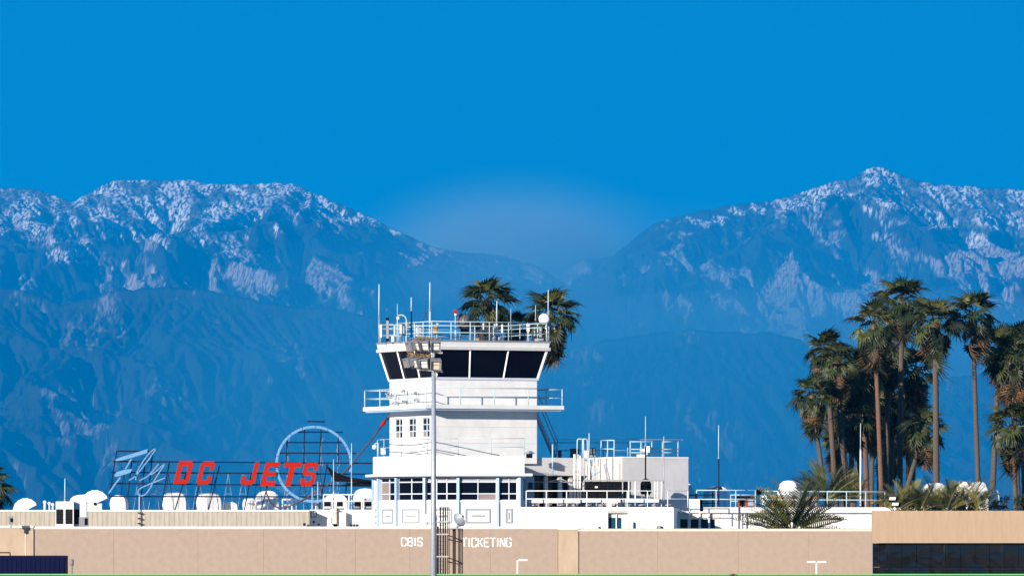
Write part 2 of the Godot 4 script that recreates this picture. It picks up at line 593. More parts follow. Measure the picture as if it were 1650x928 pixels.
func terrain() -> void:
	var s := st()
	# valley floor and airfield: one sheet from behind the camera to under the mountains
	quad(s, Vector3(-9000, 0, -62000), Vector3(9000, 0, -62000), Vector3(9000, 0, 2500), Vector3(-9000, 0, 2500))
	struct("ground", s, m.concrete)
	var left := V([-80, 304, 0, 303, 40, 304, 70, 308, 105, 322, 115, 326, 140, 312, 175, 292, 230, 290, 290, 291, 305, 289, 330, 296, 380, 298, 440, 294, 470, 296, 510, 312, 560, 335, 610, 356, 650, 378, 690, 396, 740, 406, 800, 411, 840, 420, 870, 432, 888, 443, 930, 470, 1000, 520])
	mountain("mountain_range_west", left, 55000, 46500, 900, -80, 960, 640, 520, 11, 260, 1100, {"snow": V([-80, 385, 100, 400, 200, 425, 300, 430, 400, 405, 470, 365, 560, 360, 650, 372, 1000, 372]), "rock": 0.26, "rock_amount": 0.95, "scree": [[150, 440, 45, 40], [385, 450, 45, 25], [450, 462, 40, 30], [510, 440, 30, 35], [200, 465, 30, 15], [30, 455, 30, 20], [330, 440, 40, 20]], "drifts": [[50, 335, 60, 26], [200, 320, 60, 32], [270, 335, 60, 40], [400, 322, 60, 26], [350, 360, 50, 20], [110, 400, 60, 30]], "spurs": [[455, 296, 0, 400, 335, 900, 335, 365, 1700, 270, 405, 2800, 200, 450, 4200], [175, 293, 0, 135, 340, 900, 100, 390, 2000, 60, 450, 3600], [470, 297, 0, 500, 360, 1200, 530, 430, 2800, 545, 485, 4500], [305, 290, 0, 290, 335, 1000, 300, 400, 2200], [610, 356, 0, 600, 420, 1800, 590, 480, 3600], [440, 310, 500, 420, 400, 2200, 430, 470, 4000], [740, 406, 0, 720, 450, 2000, 700, 500, 4000]]})
	var right := V([780, 500, 860, 460, 895, 446, 905, 438, 940, 420, 985, 413, 1010, 395, 1050, 362, 1075, 353, 1130, 340, 1170, 331, 1240, 325, 1290, 310, 1340, 292, 1370, 290, 1390, 276, 1415, 267, 1440, 275, 1470, 288, 1510, 297, 1560, 300, 1600, 303, 1730, 308])
	mountain("mountain_range_east", right, 56500, 47000, 700, 800, 1730, 600, 520, 31, 260, 1100, {"snow": V([800, 322, 1100, 335, 1200, 338, 1260, 358, 1420, 366, 1480, 385, 1600, 402, 1730, 410]), "rock": 0.26, "rock_amount": 0.95, "scree": [[1330, 480, 130, 50], [1250, 520, 90, 35], [1190, 490, 60, 14], [940, 435, 40, 14], [1100, 478, 60, 12], [1560, 430, 120, 40]], "drifts": [[1418, 285, 26, 26], [1310, 312, 50, 18], [1285, 335, 45, 18], [1540, 335, 110, 40], [1630, 350, 60, 40]], "spurs": [[1415, 268, 0, 1440, 330, 1200, 1500, 400, 2800, 1560, 450, 4500], [1340, 292, 0, 1280, 340, 1000, 1240, 400, 2400, 1190, 450, 4000], [1405, 270, 0, 1360, 350, 1500, 1320, 430, 3200, 1280, 500, 5000], [1130, 340, 0, 1100, 400, 1500, 1060, 460, 3200], [1010, 395, 0, 990, 440, 1500, 960, 480, 3000], [1560, 300, 0, 1600, 370, 1500, 1650, 450, 3500]]})
	var hill_b := V([-80, 455, 0, 464, 51, 471, 98, 490, 130, 484, 163, 477, 190, 466, 271, 463, 322, 466, 373, 475, 438, 489, 475, 494, 543, 497, 600, 512, 680, 540, 760, 560, 860, 600, 960, 640])
	mountain("foothills_west", hill_b, 45500, 37000, -60, -80, 940, 640, 230, 51, 240, 1300, {"rock": 0.3, "rock_amount": 0.55, "patch_wave": 520.0, "bow": 0.8, "octaves": 5, "gain": 0.42})
	var hill_c := V([780, 660, 860, 590, 900, 572, 960, 551, 1010, 542, 1113, 531, 1180, 535, 1253, 537, 1290, 548, 1340, 575, 1420, 600, 1500, 610, 1730, 590])
	mountain("foothills_east", hill_c, 44500, 37000, -60, 760, 1730, 600, 210, 71, 240, 1300, {"rock": 0.28, "rock_amount": 0.55, "patch_wave": 520.0, "bow": 0.8, "octaves": 5, "gain": 0.42})
	# nested fog ellipsoids added for the pale glow behind the pass, and lying in the valleys before the ranges
	for k in 13:
		mist("added fog ellipsoid for the pale glow behind the mountain pass", P(828, 448, ZC - 57600), Vector3(1330 - 92 * k, 760 - 53 * k, 1500), 0.00002 + 0.00001 * k * k, Vector3(0.7, 0.97, 0.97))
	for k in 4:
		mist("thin haze drifting through the mountain pass", P(835, 455, ZC - 50500), Vector3(900 - 150 * k, 480 - 80 * k, 800), 0.00004 + 0.00003 * k, Vector3(0.6, 0.92, 0.97))
	mist("pale haze lying against the foot of the eastern slopes", P(1310, 650, ZC - 46200), Vector3(2600, 620, 1300), 0.00032, Vector3(0.35, 0.7, 0.95))
	for k in 3:
		mist("pale haze lying low between the foothills behind the tower", P(950, 700, ZC - 36000), Vector3(2100 - 420 * k, 1000 - 230 * k, 1300), 0.00018, Vector3(0.1, 0.56, 0.95))

func mist(label: String, at: Vector3, semi: Vector3, density: float, c: Vector3) -> void:
	var f := FogVolume.new()
	f.name = numbered("haze_bank")
	f.shape = RenderingServer.FOG_VOLUME_SHAPE_ELLIPSOID
	f.size = semi * 2.0
	var fm := FogMaterial.new()
	fm.density = density
	fm.albedo = Color(c.x, c.y, c.z).linear_to_srgb()
	f.material = fm
	add_child(f)
	f.position = at
	f.set_meta("kind", "stuff")
	f.set_meta("label", label)
	f.set_meta("category", "haze")

# ---------------------------------------------------------------- the tan front wall and the low buildings
func wall_box(s: SurfaceTool, pa: float, pb: float, py: float, z: float, depth: float, y0 := 0.0) -> void:
	var a := P(pa, py, z)
	var b := P(pb, py, z)
	box2(s, a.x, b.x, y0, a.y, z - depth, z)

func ground_and_walls() -> void:
	# the long tan wall: separate rendered panels with narrow joints between them, a cream coping on top
	var zt := 30.0
	var w := thing("concourse_wall", "long tan rendered wall with CBIS and TICKETING stencilled on it", "wall", Vector3(0, 0, zt))
	var joints := [53, 182, 318, 424, 526, 572, 660, 790, 899]
	for i in joints.size() - 1:
		var s := st()
		wall_box(s, joints[i] + 0.1, joints[i + 1] - 0.1, 852.5, zt - (0.012 if i % 2 else 0.0), 0.5)
		part(w, "panel", s, m.tan)
	var back := st()
	wall_box(back, -60, 1500, 851.5, zt - 0.3, 0.6)
	part(w, "wall_core", back, m.tan)
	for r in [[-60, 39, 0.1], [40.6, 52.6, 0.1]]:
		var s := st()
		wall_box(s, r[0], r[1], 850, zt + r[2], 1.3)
		part(w, "end_panel", s, m.tan_lit)
	var strip := st()
	wall_box(strip, 39.2, 40.4, 850, zt + 0.13, 0.6)
	part(w, "joint_strip", strip, m.coping)
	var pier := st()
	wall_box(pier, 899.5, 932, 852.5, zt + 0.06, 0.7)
	part(w, "pier", pier, m.tan_lit)
	joints = [932.3, 1060, 1190, 1304, 1406]
	for i in joints.size() - 1:
		var s := st()
		wall_box(s, joints[i] + 0.1, joints[i + 1] - 0.1, 853.5, zt - (0.0 if i % 2 else 0.012), 0.5)
		part(w, "panel", s, m.tan)
	for r in [[53, 899, 848.5, 852.5, 0.05], [932, 1500, 853.0, 856.0, 0.05], [-60, 53, 847.2, 850.3, 0.14], [899, 932.3, 850.3, 853.3, 0.1]]:
		var s := st()
		var a := P(r[0], r[3], zt)
		var b := P(r[1], r[2], zt)
		box2(s, a.x, b.x, a.y, b.y, zt - 0.7, zt + r[4])
		part(w, "coping", s, m.coping)
	stencil(w, "CBIS", 646.5, 680.5, 865.5, 880.5, zt + 0.004)
	stencil(w, "TICKETING", 744, 824, 866.0, 882.0, zt + 0.004)
	# pale smear of an old patch below the word, painted over
	# the cream corrugated building behind it on the left
	var zc := 5.0
	var c := thing("corrugated_building", "low cream building clad in upright ribbed sheet under the red letter sign", "building", P(250, 850, zc) * Vector3(1, 0, 1))
	var s2 := st()
	wall_box(s2, -60, 498, 823.5, zc, 34.0)
	part(c, "wall_core", s2, m.cream)
	var rib := st()
	var top := P(0, 823.5, zc).y
	prism(rib, PackedVector2Array([Vector2(-0.07, 0), Vector2(0.07, 0), Vector2(0.05, 0.012), Vector2(-0.05, 0.012)]), 0, top, Transform3D(Basis(Vector3.RIGHT, Vector3(0, 0, 1), Vector3(0, 1, 0)), Vector3.ZERO))
	var rm := mesh_of(rib)
	for k in 72:
		inst(c, "sheet_rib", rm, m.cream, Transform3D(Basis.IDENTITY, Vector3(P(-55 + k * 7.75, 0, zc).x, 0, zc)))
	var cap := st()
	var a2 := P(-60, 824.5, zc)
	var b2 := P(498, 821.8, zc)
	box2(cap, a2.x, b2.x, a2.y, b2.y, zc - 34.2, zc + 0.06)
	part(c, "roof_edge", cap, m.coping)
	# the white wing between it and the curved corner
	var ww := thing("white_wing", "plain white wall with small boxes, between ribbed building and curved corner", "building", P(550, 850, 3.6) * Vector3(1, 0, 1))
	s2 = st()
	wall_box(s2, 498.6, 612, 822.5, 3.6, 18.0)
	part(ww, "wall", s2, m.white)
	var edge := st()
	a2 = P(498.6, 823.5, 3.6)
	b2 = P(606, 821.2, 3.6)
	box2(edge, a2.x, b2.x, a2.y, b2.y, -14.6, 3.65)
	part(ww, "roof_edge", edge, m.white_clean)
	railing(ww, [P(521, 821, 3.4), P(603, 821, 3.4)], 24 * S(3.4), [1.0, 0.56], 0.74, 0.035, m.white_clean)

# strokes of the stencil letters, in a unit cell, with the gaps of the stencil left open
const STENCIL := {
	"C": [[0.95, 0.72, 0.95, 0.86, 0.8, 1, 0.6, 1], [0.4, 1, 0.18, 1, 0.05, 0.86, 0.05, 0.14, 0.18, 0, 0.4, 0], [0.6, 0, 0.8, 0, 0.95, 0.14, 0.95, 0.28]],
	"B": [[0.08, 0, 0.08, 1], [0.3, 1, 0.75, 1, 0.9, 0.88, 0.9, 0.64, 0.75, 0.53], [0.3, 0.53, 0.78, 0.53, 0.95, 0.4, 0.95, 0.12, 0.8, 0, 0.3, 0]],
	"I": [[0.5, 0, 0.5, 1]],
	"S": [[0.95, 0.75, 0.95, 0.88, 0.8, 1, 0.6, 1], [0.42, 1, 0.2, 1, 0.06, 0.88, 0.06, 0.64, 0.2, 0.55, 0.8, 0.45, 0.94, 0.34, 0.94, 0.12, 0.8, 0, 0.58, 0], [0.4, 0, 0.2, 0, 0.05, 0.12, 0.05, 0.25]],
	"T": [[0, 1, 0.36, 1], [0.64, 1, 1, 1], [0.5, 0.95, 0.5, 0]],
	"K": [[0.08, 0, 0.08, 1], [0.92, 1, 0.3, 0.5], [0.34, 0.58, 0.95, 0]],
	"E": [[0.08, 0, 0.08, 1], [0.26, 1, 0.95, 1], [0.26, 0.52, 0.8, 0.52], [0.26, 0, 0.95, 0]],
	"N": [[0.08, 0, 0.08, 1], [0.2, 0.95, 0.8, 0.05], [0.92, 0, 0.92, 1]],
	"G": [[0.95, 0.75, 0.95, 0.86, 0.8, 1, 0.6, 1], [0.4, 1, 0.18, 1, 0.05, 0.86, 0.05, 0.14, 0.18, 0, 0.4, 0], [0.6, 0, 0.8, 0, 0.95, 0.14, 0.95, 0.45, 0.62, 0.45]],
}

func stroke(s: SurfaceTool, pts: PackedVector2Array, half: float, z0: float, z1: float) -> void:
	for poly in Geometry2D.offset_polyline(pts, half, Geometry2D.JOIN_MITER, Geometry2D.END_BUTT):
		if not Geometry2D.is_polygon_clockwise(poly):
			prism(s, poly, z0, z1)

func stencil(w: Node3D, word: String, pa: float, pb: float, py0: float, py1: float, z: float) -> void:
	var units := 0.0
	for ch in word:
		units += 0.45 if ch == "I" else 1.0
	var gap := 0.24
	var cell := (pb - pa) / (units + gap * (word.length() - 1))
	var x := pa
	for ch in word:
		var cw := cell * (0.45 if ch == "I" else 1.0)
		var s := st()
		for line in STENCIL[ch]:
			var pts := PackedVector2Array()
			for k in range(0, line.size(), 2):
				var p := P(x + cw * line[k], lerpf(py1 - 1.2, py0 + 1.2, line[k + 1]), z)
				pts.append(Vector2(p.x, p.y))
			stroke(s, pts, 0.033, z - 0.003, z + 0.003)
		part(w, "painted_letter", s, m.white_clean).set_meta("label", "white stencilled letter " + ch)
		x += cw + cell * gap

# ---------------------------------------------------------------- the terminal's rounded corner
func terminal() -> void:
	var zf := 8.0
	var t := thing("terminal_building", "white rounded terminal corner with ribbon windows and framed panels under the tower", "building", P(740, 850, zf) * Vector3(1, 0, 1))
	var k := S(zf)
	var y := func(py: float) -> float: return P(0, py, zf).y
	var corner := P(738, 0, zf)
	var r := 4.85
	var at := func(a: float, out: float) -> Vector2: return Vector2(corner.x - (r + out) * sin(a), zf - r + (r + out) * cos(a))
	# plan of the bays, from the far left of the curve round to the front
	var angles := [86.0, 69.0, 46.0, 23.0, 0.0]
	var pl := []
	for a in angles:
		pl.append(at.call(deg_to_rad(a), 0.0))
	pl.append(Vector2(P(802, 0, zf).x, zf))
	pl.append(Vector2(P(838, 0, zf).x, zf))
	var last := Vector2(P(850, 0, zf).x, zf - 3.0)
	pl.append(last)
	for i in pl.size() - 1:
		var a: Vector2 = pl[i]
		var b: Vector2 = pl[i + 1]
		var xf := wall_frame(a, b)
		var w := a.distance_to(b)
		var holes := [[0.08, w - 0.08, y.call(806.0), y.call(769.5)]]
		var s := st()
		holed(s, xf, 0, w, 0, y.call(764.0), holes, 0.22)
		var bay := part(t, "wall_bay", s, m.white)
		# window: panes set back in a frame of bars
		var cells := 2 if i in [1, 2, 5] else 1
		if i == 3 or i == 4: cells = 3 if i == 3 else 2
		if i >= 5: cells = 1 if i == 6 else 2
		var f := st()
		var x0 := 0.08
		var x1 := w - 0.08
		var yy := [y.call(806.0), y.call(795.5), y.call(776.5), y.call(769.5)]
		for v in yy:
			box2(f, x0, x1, v - 0.03, v + 0.03, -0.19, -0.1, xf)
		for c in cells + 1:
			var xx := lerpf(x0, x1, float(c) / cells)
			box2(f, xx - 0.03, xx + 0.03, yy[0], yy[3], -0.188, -0.09, xf)
		var win := part(t, "window", f, m.trim)
		for c in cells:
			for row in 3:
				var g := st()
				var xa := lerpf(x0, x1, float(c) / cells)
				var xb := lerpf(x0, x1, float(c + 1) / cells)
				box2(g, xa, xb, yy[row], yy[row + 1], -0.165, -0.15, xf)
				var mat: Material = m.glass
				if row == 2 and i >= 3: mat = m.blind
				if row == 0 and i == 4 and c == 1: mat = m.curtain
				if i == 1 and c == 0 and row < 2: mat = m.curtain
				part(win, "pane", g, mat)
		# raised frame on the panel below
		if i < 6:
			var o := st()
			var mid := w / 2
			var hw: float = [0.5, 0.58, 0.62, 0.62, 0.72, 0.2][i] * (w / 1.95 if i < 4 else 1.0)
			var yb: float = y.call(843.0)
			var yt: float = y.call(819.5)
			for e in [[mid - hw, mid + hw, yt - 0.09, yt], [mid - hw, mid + hw, yb, yb + 0.09], [mid - hw, mid - hw + 0.09, yb + 0.09, yt - 0.09], [mid + hw - 0.09, mid + hw, yb + 0.09, yt - 0.09]]:
				box2(o, e[0], e[1], e[2], e[3], 0.002, 0.05, xf)
			if i == 5:
				box2(o, mid - 0.04, mid + 0.04, yb + 0.22, yt - 0.22, 0.002, 0.04, xf)
			else:
				box2(o, mid - hw * 0.52, mid + hw * 0.52, (yb + yt) / 2 - 0.045, (yb + yt) / 2 + 0.045, 0.002, 0.04, xf)
			part(bay, "raised_frame", o, m.ornament)
			var sill := st()
			box2(sill, 0.1, w - 0.1, yy[0] - 0.09, yy[0] - 0.03, 0.0, 0.07, xf)
			part(bay, "sill", sill, m.white_clean)
	# slim pilasters at the bay joints
	for i in pl.size():
		var a: Vector2 = pl[maxi(i - 1, 0)]
		var b: Vector2 = pl[mini(i + 1, pl.size() - 1)]
		var xf := wall_frame(a, b)
		xf.origin = Vector3(pl[i].x, 0, pl[i].y)
		var s := st()
		var hw := 0.075 if i < 6 else 0.16
		box2(s, -hw, hw, 0, y.call(764.5), -0.1, 0.12, xf)
		part(t, "pilaster", s, m.trim_blue)
	# canopy slab and parapet, following the curve
	var ring := []
	for q in 19:
		ring.append(deg_to_rad(92.0 - q * 92.0 / 18.0))
	var line := func(out: float, right: float) -> Array:
		var res := []
		for a in ring:
			res.append(at.call(a, out))
		res.append(Vector2(P(right, 0, zf).x, zf + out))
		return res
	for e in [["canopy", 0.5, 763.2, 767.2, 858.0, -1.6], ["parapet", 0.06, 734.5, 763.2, 845.0, -0.3]]:
		var s := st()
		var outer: Array = line.call(e[1], e[4])
		var inner: Array = line.call(e[5], e[4])
		var y1: float = y.call(e[2])
		var y0: float = y.call(e[3])
		for i in outer.size() - 1:
			var v := []
			for h in [y0, y1]:
				for q in [outer[i], outer[i + 1], inner[i + 1], inner[i]]:
					v.append(Vector3(q.x, h, q.y))
			hexa(s, v)
		part(t, e[0], s, m.white)
	# slit of shadow between canopy and heads: put in as a recessed grey strip
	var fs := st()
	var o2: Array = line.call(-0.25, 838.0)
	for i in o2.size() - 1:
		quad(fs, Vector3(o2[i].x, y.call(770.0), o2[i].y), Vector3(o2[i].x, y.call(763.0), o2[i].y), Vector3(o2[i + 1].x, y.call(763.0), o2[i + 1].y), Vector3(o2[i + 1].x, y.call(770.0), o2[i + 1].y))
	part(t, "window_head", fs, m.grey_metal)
	# roof terrace floor behind the parapet
	var fl := st()
	var yr: float = y.call(748.0)
	box2(fl, P(620, 0, 0).x, P(843, 0, 0).x, yr - 0.25, yr, -5.0, 5.6)
	part(t, "roof_floor", fl, m.roofing)
	var body := st()
	box2(body, P(612, 0, 0).x, P(836, 0, 0).x, 0, yr - 0.26, -5.0, 2.6)
	part(t, "inner_wall", body, m.blind)
	# handrail along the parapet with the slack cable strung on it
	var pts := []
	for a in [88.0, 66.0, 44.0, 22.0, 0.0]:
		pts.append(Vector3(at.call(deg_to_rad(a), -0.2).x, y.call(735.0), at.call(deg_to_rad(a), -0.2).y))
	pts.append(P(845, 735, 7.8))
	railing(t, pts, 1.0, [1.0, 0.52], 1.9, 0.022, m.rail)
	var cb := st(true)
	for lift in [0.0, -0.42]:
		var c := [P(626, 716, 7.6), P(655, 718, 7.7), P(676, 716, 7.8), P(699, 712, 7.8), P(740, 720, 7.8), P(775, 728, 7.8), P(805, 734, 7.8)]
		for q in c.size():
			c[q] += Vector3(0, lift, 0.06)
		path(cb, c, 0.025, 5)
	part(t, "strung_cable", cb, m.rail_dark)

# ---------------------------------------------------------------- the tower
func control_tower() -> void:
	var ctr := P(746, 850, 0)
	var t := thing("control_tower", "white square control tower with dark slanted cab windows and railed balcony", "tower", Vector3(ctr.x, 0, 0), "", true)
	t.rotation_degrees.y = TURN
	var y := func(py: float) -> float: return P(0, py, 0).y
	var hs := 3.2
	var faces := []   # front, left, back, right as frames whose x runs along the face from -h to h
	for q in 4:
		faces.append(Basis(Vector3.UP, deg_to_rad(-90.0 * q)))
	var fr := func(q: int, h: float) -> Transform3D: return Transform3D(faces[q], faces[q] * Vector3(0, 0, h))
	# shaft: below the balcony and the band up to the glass
	var s := st()
	var wins := []
	for u in [-2.02, -0.13, 1.78]:
		wins.append([u - 0.6, u + 0.6, y.call(706.5), y.call(674.5)])
	for q in 4:
		holed(s, fr.call(q, hs), -hs, hs, y.call(748.0), y.call(655.5), wins if q == 1 else [], 0.2)
		holed(s, fr.call(q, hs), -hs, hs, y.call(655.0), y.call(612.0), [], 0.2)
	var shaft := part(t, "shaft_wall", s, m.white)
	for wn in wins:
		var xf: Transform3D = fr.call(1, hs)
		var f := st()
		for c in 3:
			var xx := lerpf(wn[0] + 0.03, wn[1] - 0.03, c / 2.0)
			box2(f, xx - 0.035, xx + 0.035, wn[2], wn[3], -0.17, -0.1, xf)
		for c in 4:
			var vv := lerpf(wn[2] + 0.03, wn[3] - 0.03, c / 3.0)
			box2(f, wn[0], wn[1], vv - 0.025, vv + 0.025, -0.168, -0.104, xf)
		var win := part(t, "window", f, m.trim)
		for c in 2:
			for r in 3:
				var g := st()
				box2(g, lerpf(wn[0], wn[1], c / 2.0), lerpf(wn[0], wn[1], (c + 1) / 2.0), lerpf(wn[2], wn[3], r / 3.0), lerpf(wn[2], wn[3], (r + 1) / 3.0), -0.15, -0.14, xf)
				part(win, "pane", g, m.curtain if (r == 0 and c == 0) else m.glass if c == 0 or r != 1 else m.glass_teal)
		var sl := st()
		box2(sl, wn[0] - 0.1, wn[1] + 0.1, wn[2] - 0.1, wn[2] - 0.01, 0.002, 0.09, xf)
		part(win, "sill", sl, m.white_clean)
	# horizontal score lines round the shaft
	var ln := st()
	for py in [716.0, 690.0]:
		box2(ln, -hs, hs, y.call(py), y.call(py) + 0.025, hs, hs + 0.012)
	part(shaft, "score_line", ln, m.grey_wall)
	# balcony
	var hb := 4.37
	var d := st()
	box2(d, -hb, hb, y.call(661.5), y.call(655.2), -hb, hb)
	part(t, "balcony_deck", d, m.white)
	var un := st()
	box2(un, -hb + 0.12, hb - 0.12, y.call(664.0), y.call(661.6), -hb + 0.12, hb - 0.12)
	part(t, "deck_beam", un, m.trim_blue)
	var p := []
	var hr := hb - 0.08
	for c in [Vector2(-1, -1), Vector2(-1, 1), Vector2(1, 1), Vector2(1, -1), Vector2(-1, -1)]:
		p.append(Vector3(c.x * hr, y.call(655.2), c.y * hr))
	railing(t, p, 27 * S(0), [1.0, 0.5], 2.1, 0.03, m.rail, "balcony_railing", false)
	# cab: outward-leaning glass between posts
	var hg0 := hs + 0.02
	var hg1 := 3.62
	var yg0: float = y.call(611.5)
	var yg1: float = y.call(566.5)
	var sillp := st()
	box2(sillp, -hs - 0.07, hs + 0.07, yg0 - 0.1, yg0 + 0.03, -hs - 0.07, hs + 0.07)
	part(t, "cab_sill", sillp, m.trim)
	for q in 4:
		var n := 3
		var b: Basis = faces[q]
		for c in n:
			var u0 := -1.0 + 2.0 * c / n
			var u1 := -1.0 + 2.0 * (c + 1) / n
			var g := st()
			quad(g, b * Vector3(u0 * hg0, yg0, hg0 - 0.04), b * Vector3(u0 * hg1, yg1, hg1 - 0.04), b * Vector3(u1 * hg1, yg1, hg1 - 0.04), b * Vector3(u1 * hg0, yg0, hg0 - 0.04))
			quad(g, b * Vector3(u0 * hg0, yg0, hg0 - 0.09), b * Vector3(u1 * hg0, yg0, hg0 - 0.09), b * Vector3(u1 * hg1, yg1, hg1 - 0.09), b * Vector3(u0 * hg1, yg1, hg1 - 0.09))
			part(t, "cab_window", g, m.glass)
		for c in n + 1:
			if c == n: continue
			var u0 := -1.0 + 2.0 * c / n
			var po := st()
			tube(po, b * Vector3(u0 * hg0, yg0, hg0), b * Vector3(u0 * hg1, yg1, hg1), 0.085 if c == 0 else 0.055, -1.0, 4)
			part(t, "mullion", po, m.white_clean)
	# roof: fascia leaning out, thin dark roofing edge on top
	var hf0 := 3.68
	var hf1 := 3.76
	var ro := st()
	var v := []
	for e in [[y.call(566.8), hf0], [y.call(553.8), hf1]]:
		for c in [Vector2(-1, 1), Vector2(1, 1), Vector2(1, -1), Vector2(-1, -1)]:
			v.append(Vector3(c.x * e[1], e[0], c.y * e[1]))
	hexa(ro, v)
	var roof := part(t, "roof_fascia", ro, m.white)
	var lip := st()
	box2(lip, -3.79, 3.79, y.call(566.9), y.call(562.0), -3.79, 3.79)
	part(roof, "drip_band", lip, m.grey_wall)
	var rt := st()
	box2(rt, -3.8, 3.8, y.call(553.9), y.call(551.6), -3.8, 3.8)
	part(roof, "roof_edge", rt, m.grey_metal)
	p = []
	hr = 3.62
	for c in [Vector2(-1, -1), Vector2(-1, 1), Vector2(1, 1), Vector2(1, -1), Vector2(-1, -1)]:
		p.append(Vector3(c.x * hr, y.call(552.0), c.y * hr))
	railing(t, p, 30 * S(0), [1.0, 0.78, 0.42], 1.2, 0.026, m.rail, "roof_railing", false)
	# things fixed to the shaft band: conduit, camera brackets, hoods
	for e in [[-2.9, 632.0, 640.0], [-1.9, 638.0, 652.0], [-0.7, 630.0, 650.0], [0.9, 634.0, 648.0]]:
		var xf: Transform3D = fr.call(1, hs)
		var k := st()
		box2(k, e[0], e[0] + 0.14, y.call(e[2]), y.call(e[2]) + 0.16, 0.0, 0.35, xf)
		tube(k, xf * Vector3(e[0] + 0.07, y.call(e[2]), 0.2), xf * Vector3(e[0] + 0.07, y.call(e[1]), 0.2), 0.03)
		tube(k, xf * Vector3(e[0] + 0.07, y.call(e[1]), 0.2), xf * Vector3(e[0] + 0.3, y.call(e[1]) - 0.05, 0.5), 0.07)
		part(t, "bracket_camera", k, m.steel)
	# open steel stair down the back, leading to the annex roof
	var xf2 := t.transform.affine_inverse()
	var a0 := P(862, 664, -3.6)
	var a1 := P(893, 737, -3.6)
	for z in [0.0, 1.1]:
		var sg := st()
		tube(sg, xf2 * (a0 + Vector3(0, 0, z)), xf2 * (a1 + Vector3(0, 0, z)), 0.12, -1.0, 4)
		var str_ := part(t, "stair_stringer", sg, m.rail)
		var hd := st()
		tube(hd, xf2 * (a0 + Vector3(0.2, 0.95, z)), xf2 * (a1 + Vector3(0.2, 0.95, z)), 0.03)
		tube(hd, xf2 * (a0 + Vector3(0.2, 0.5, z)), xf2 * (a1 + Vector3(0.2, 0.5, z)), 0.03)
		tube(hd, xf2 * (a1 + Vector3(0.1, 0, z)), xf2 * (a1 + Vector3(0.2, 0.95, z)), 0.03)
		part(str_, "handrail", hd, m.rail)
	for i in 11:
		var c := a0.lerp(a1, (i + 0.5) / 11.0)
		var td := st()
		box(td, c + Vector3(0.06, 0, 0.55), Vector3(0.3, 0.05, 1.1), xf2)
		part(t, "stair_tread", td, m.rail)

const ORDINAL := ["first", "second", "third", "fourth", "fifth", "sixth", "seventh", "eighth", "ninth", "tenth"]

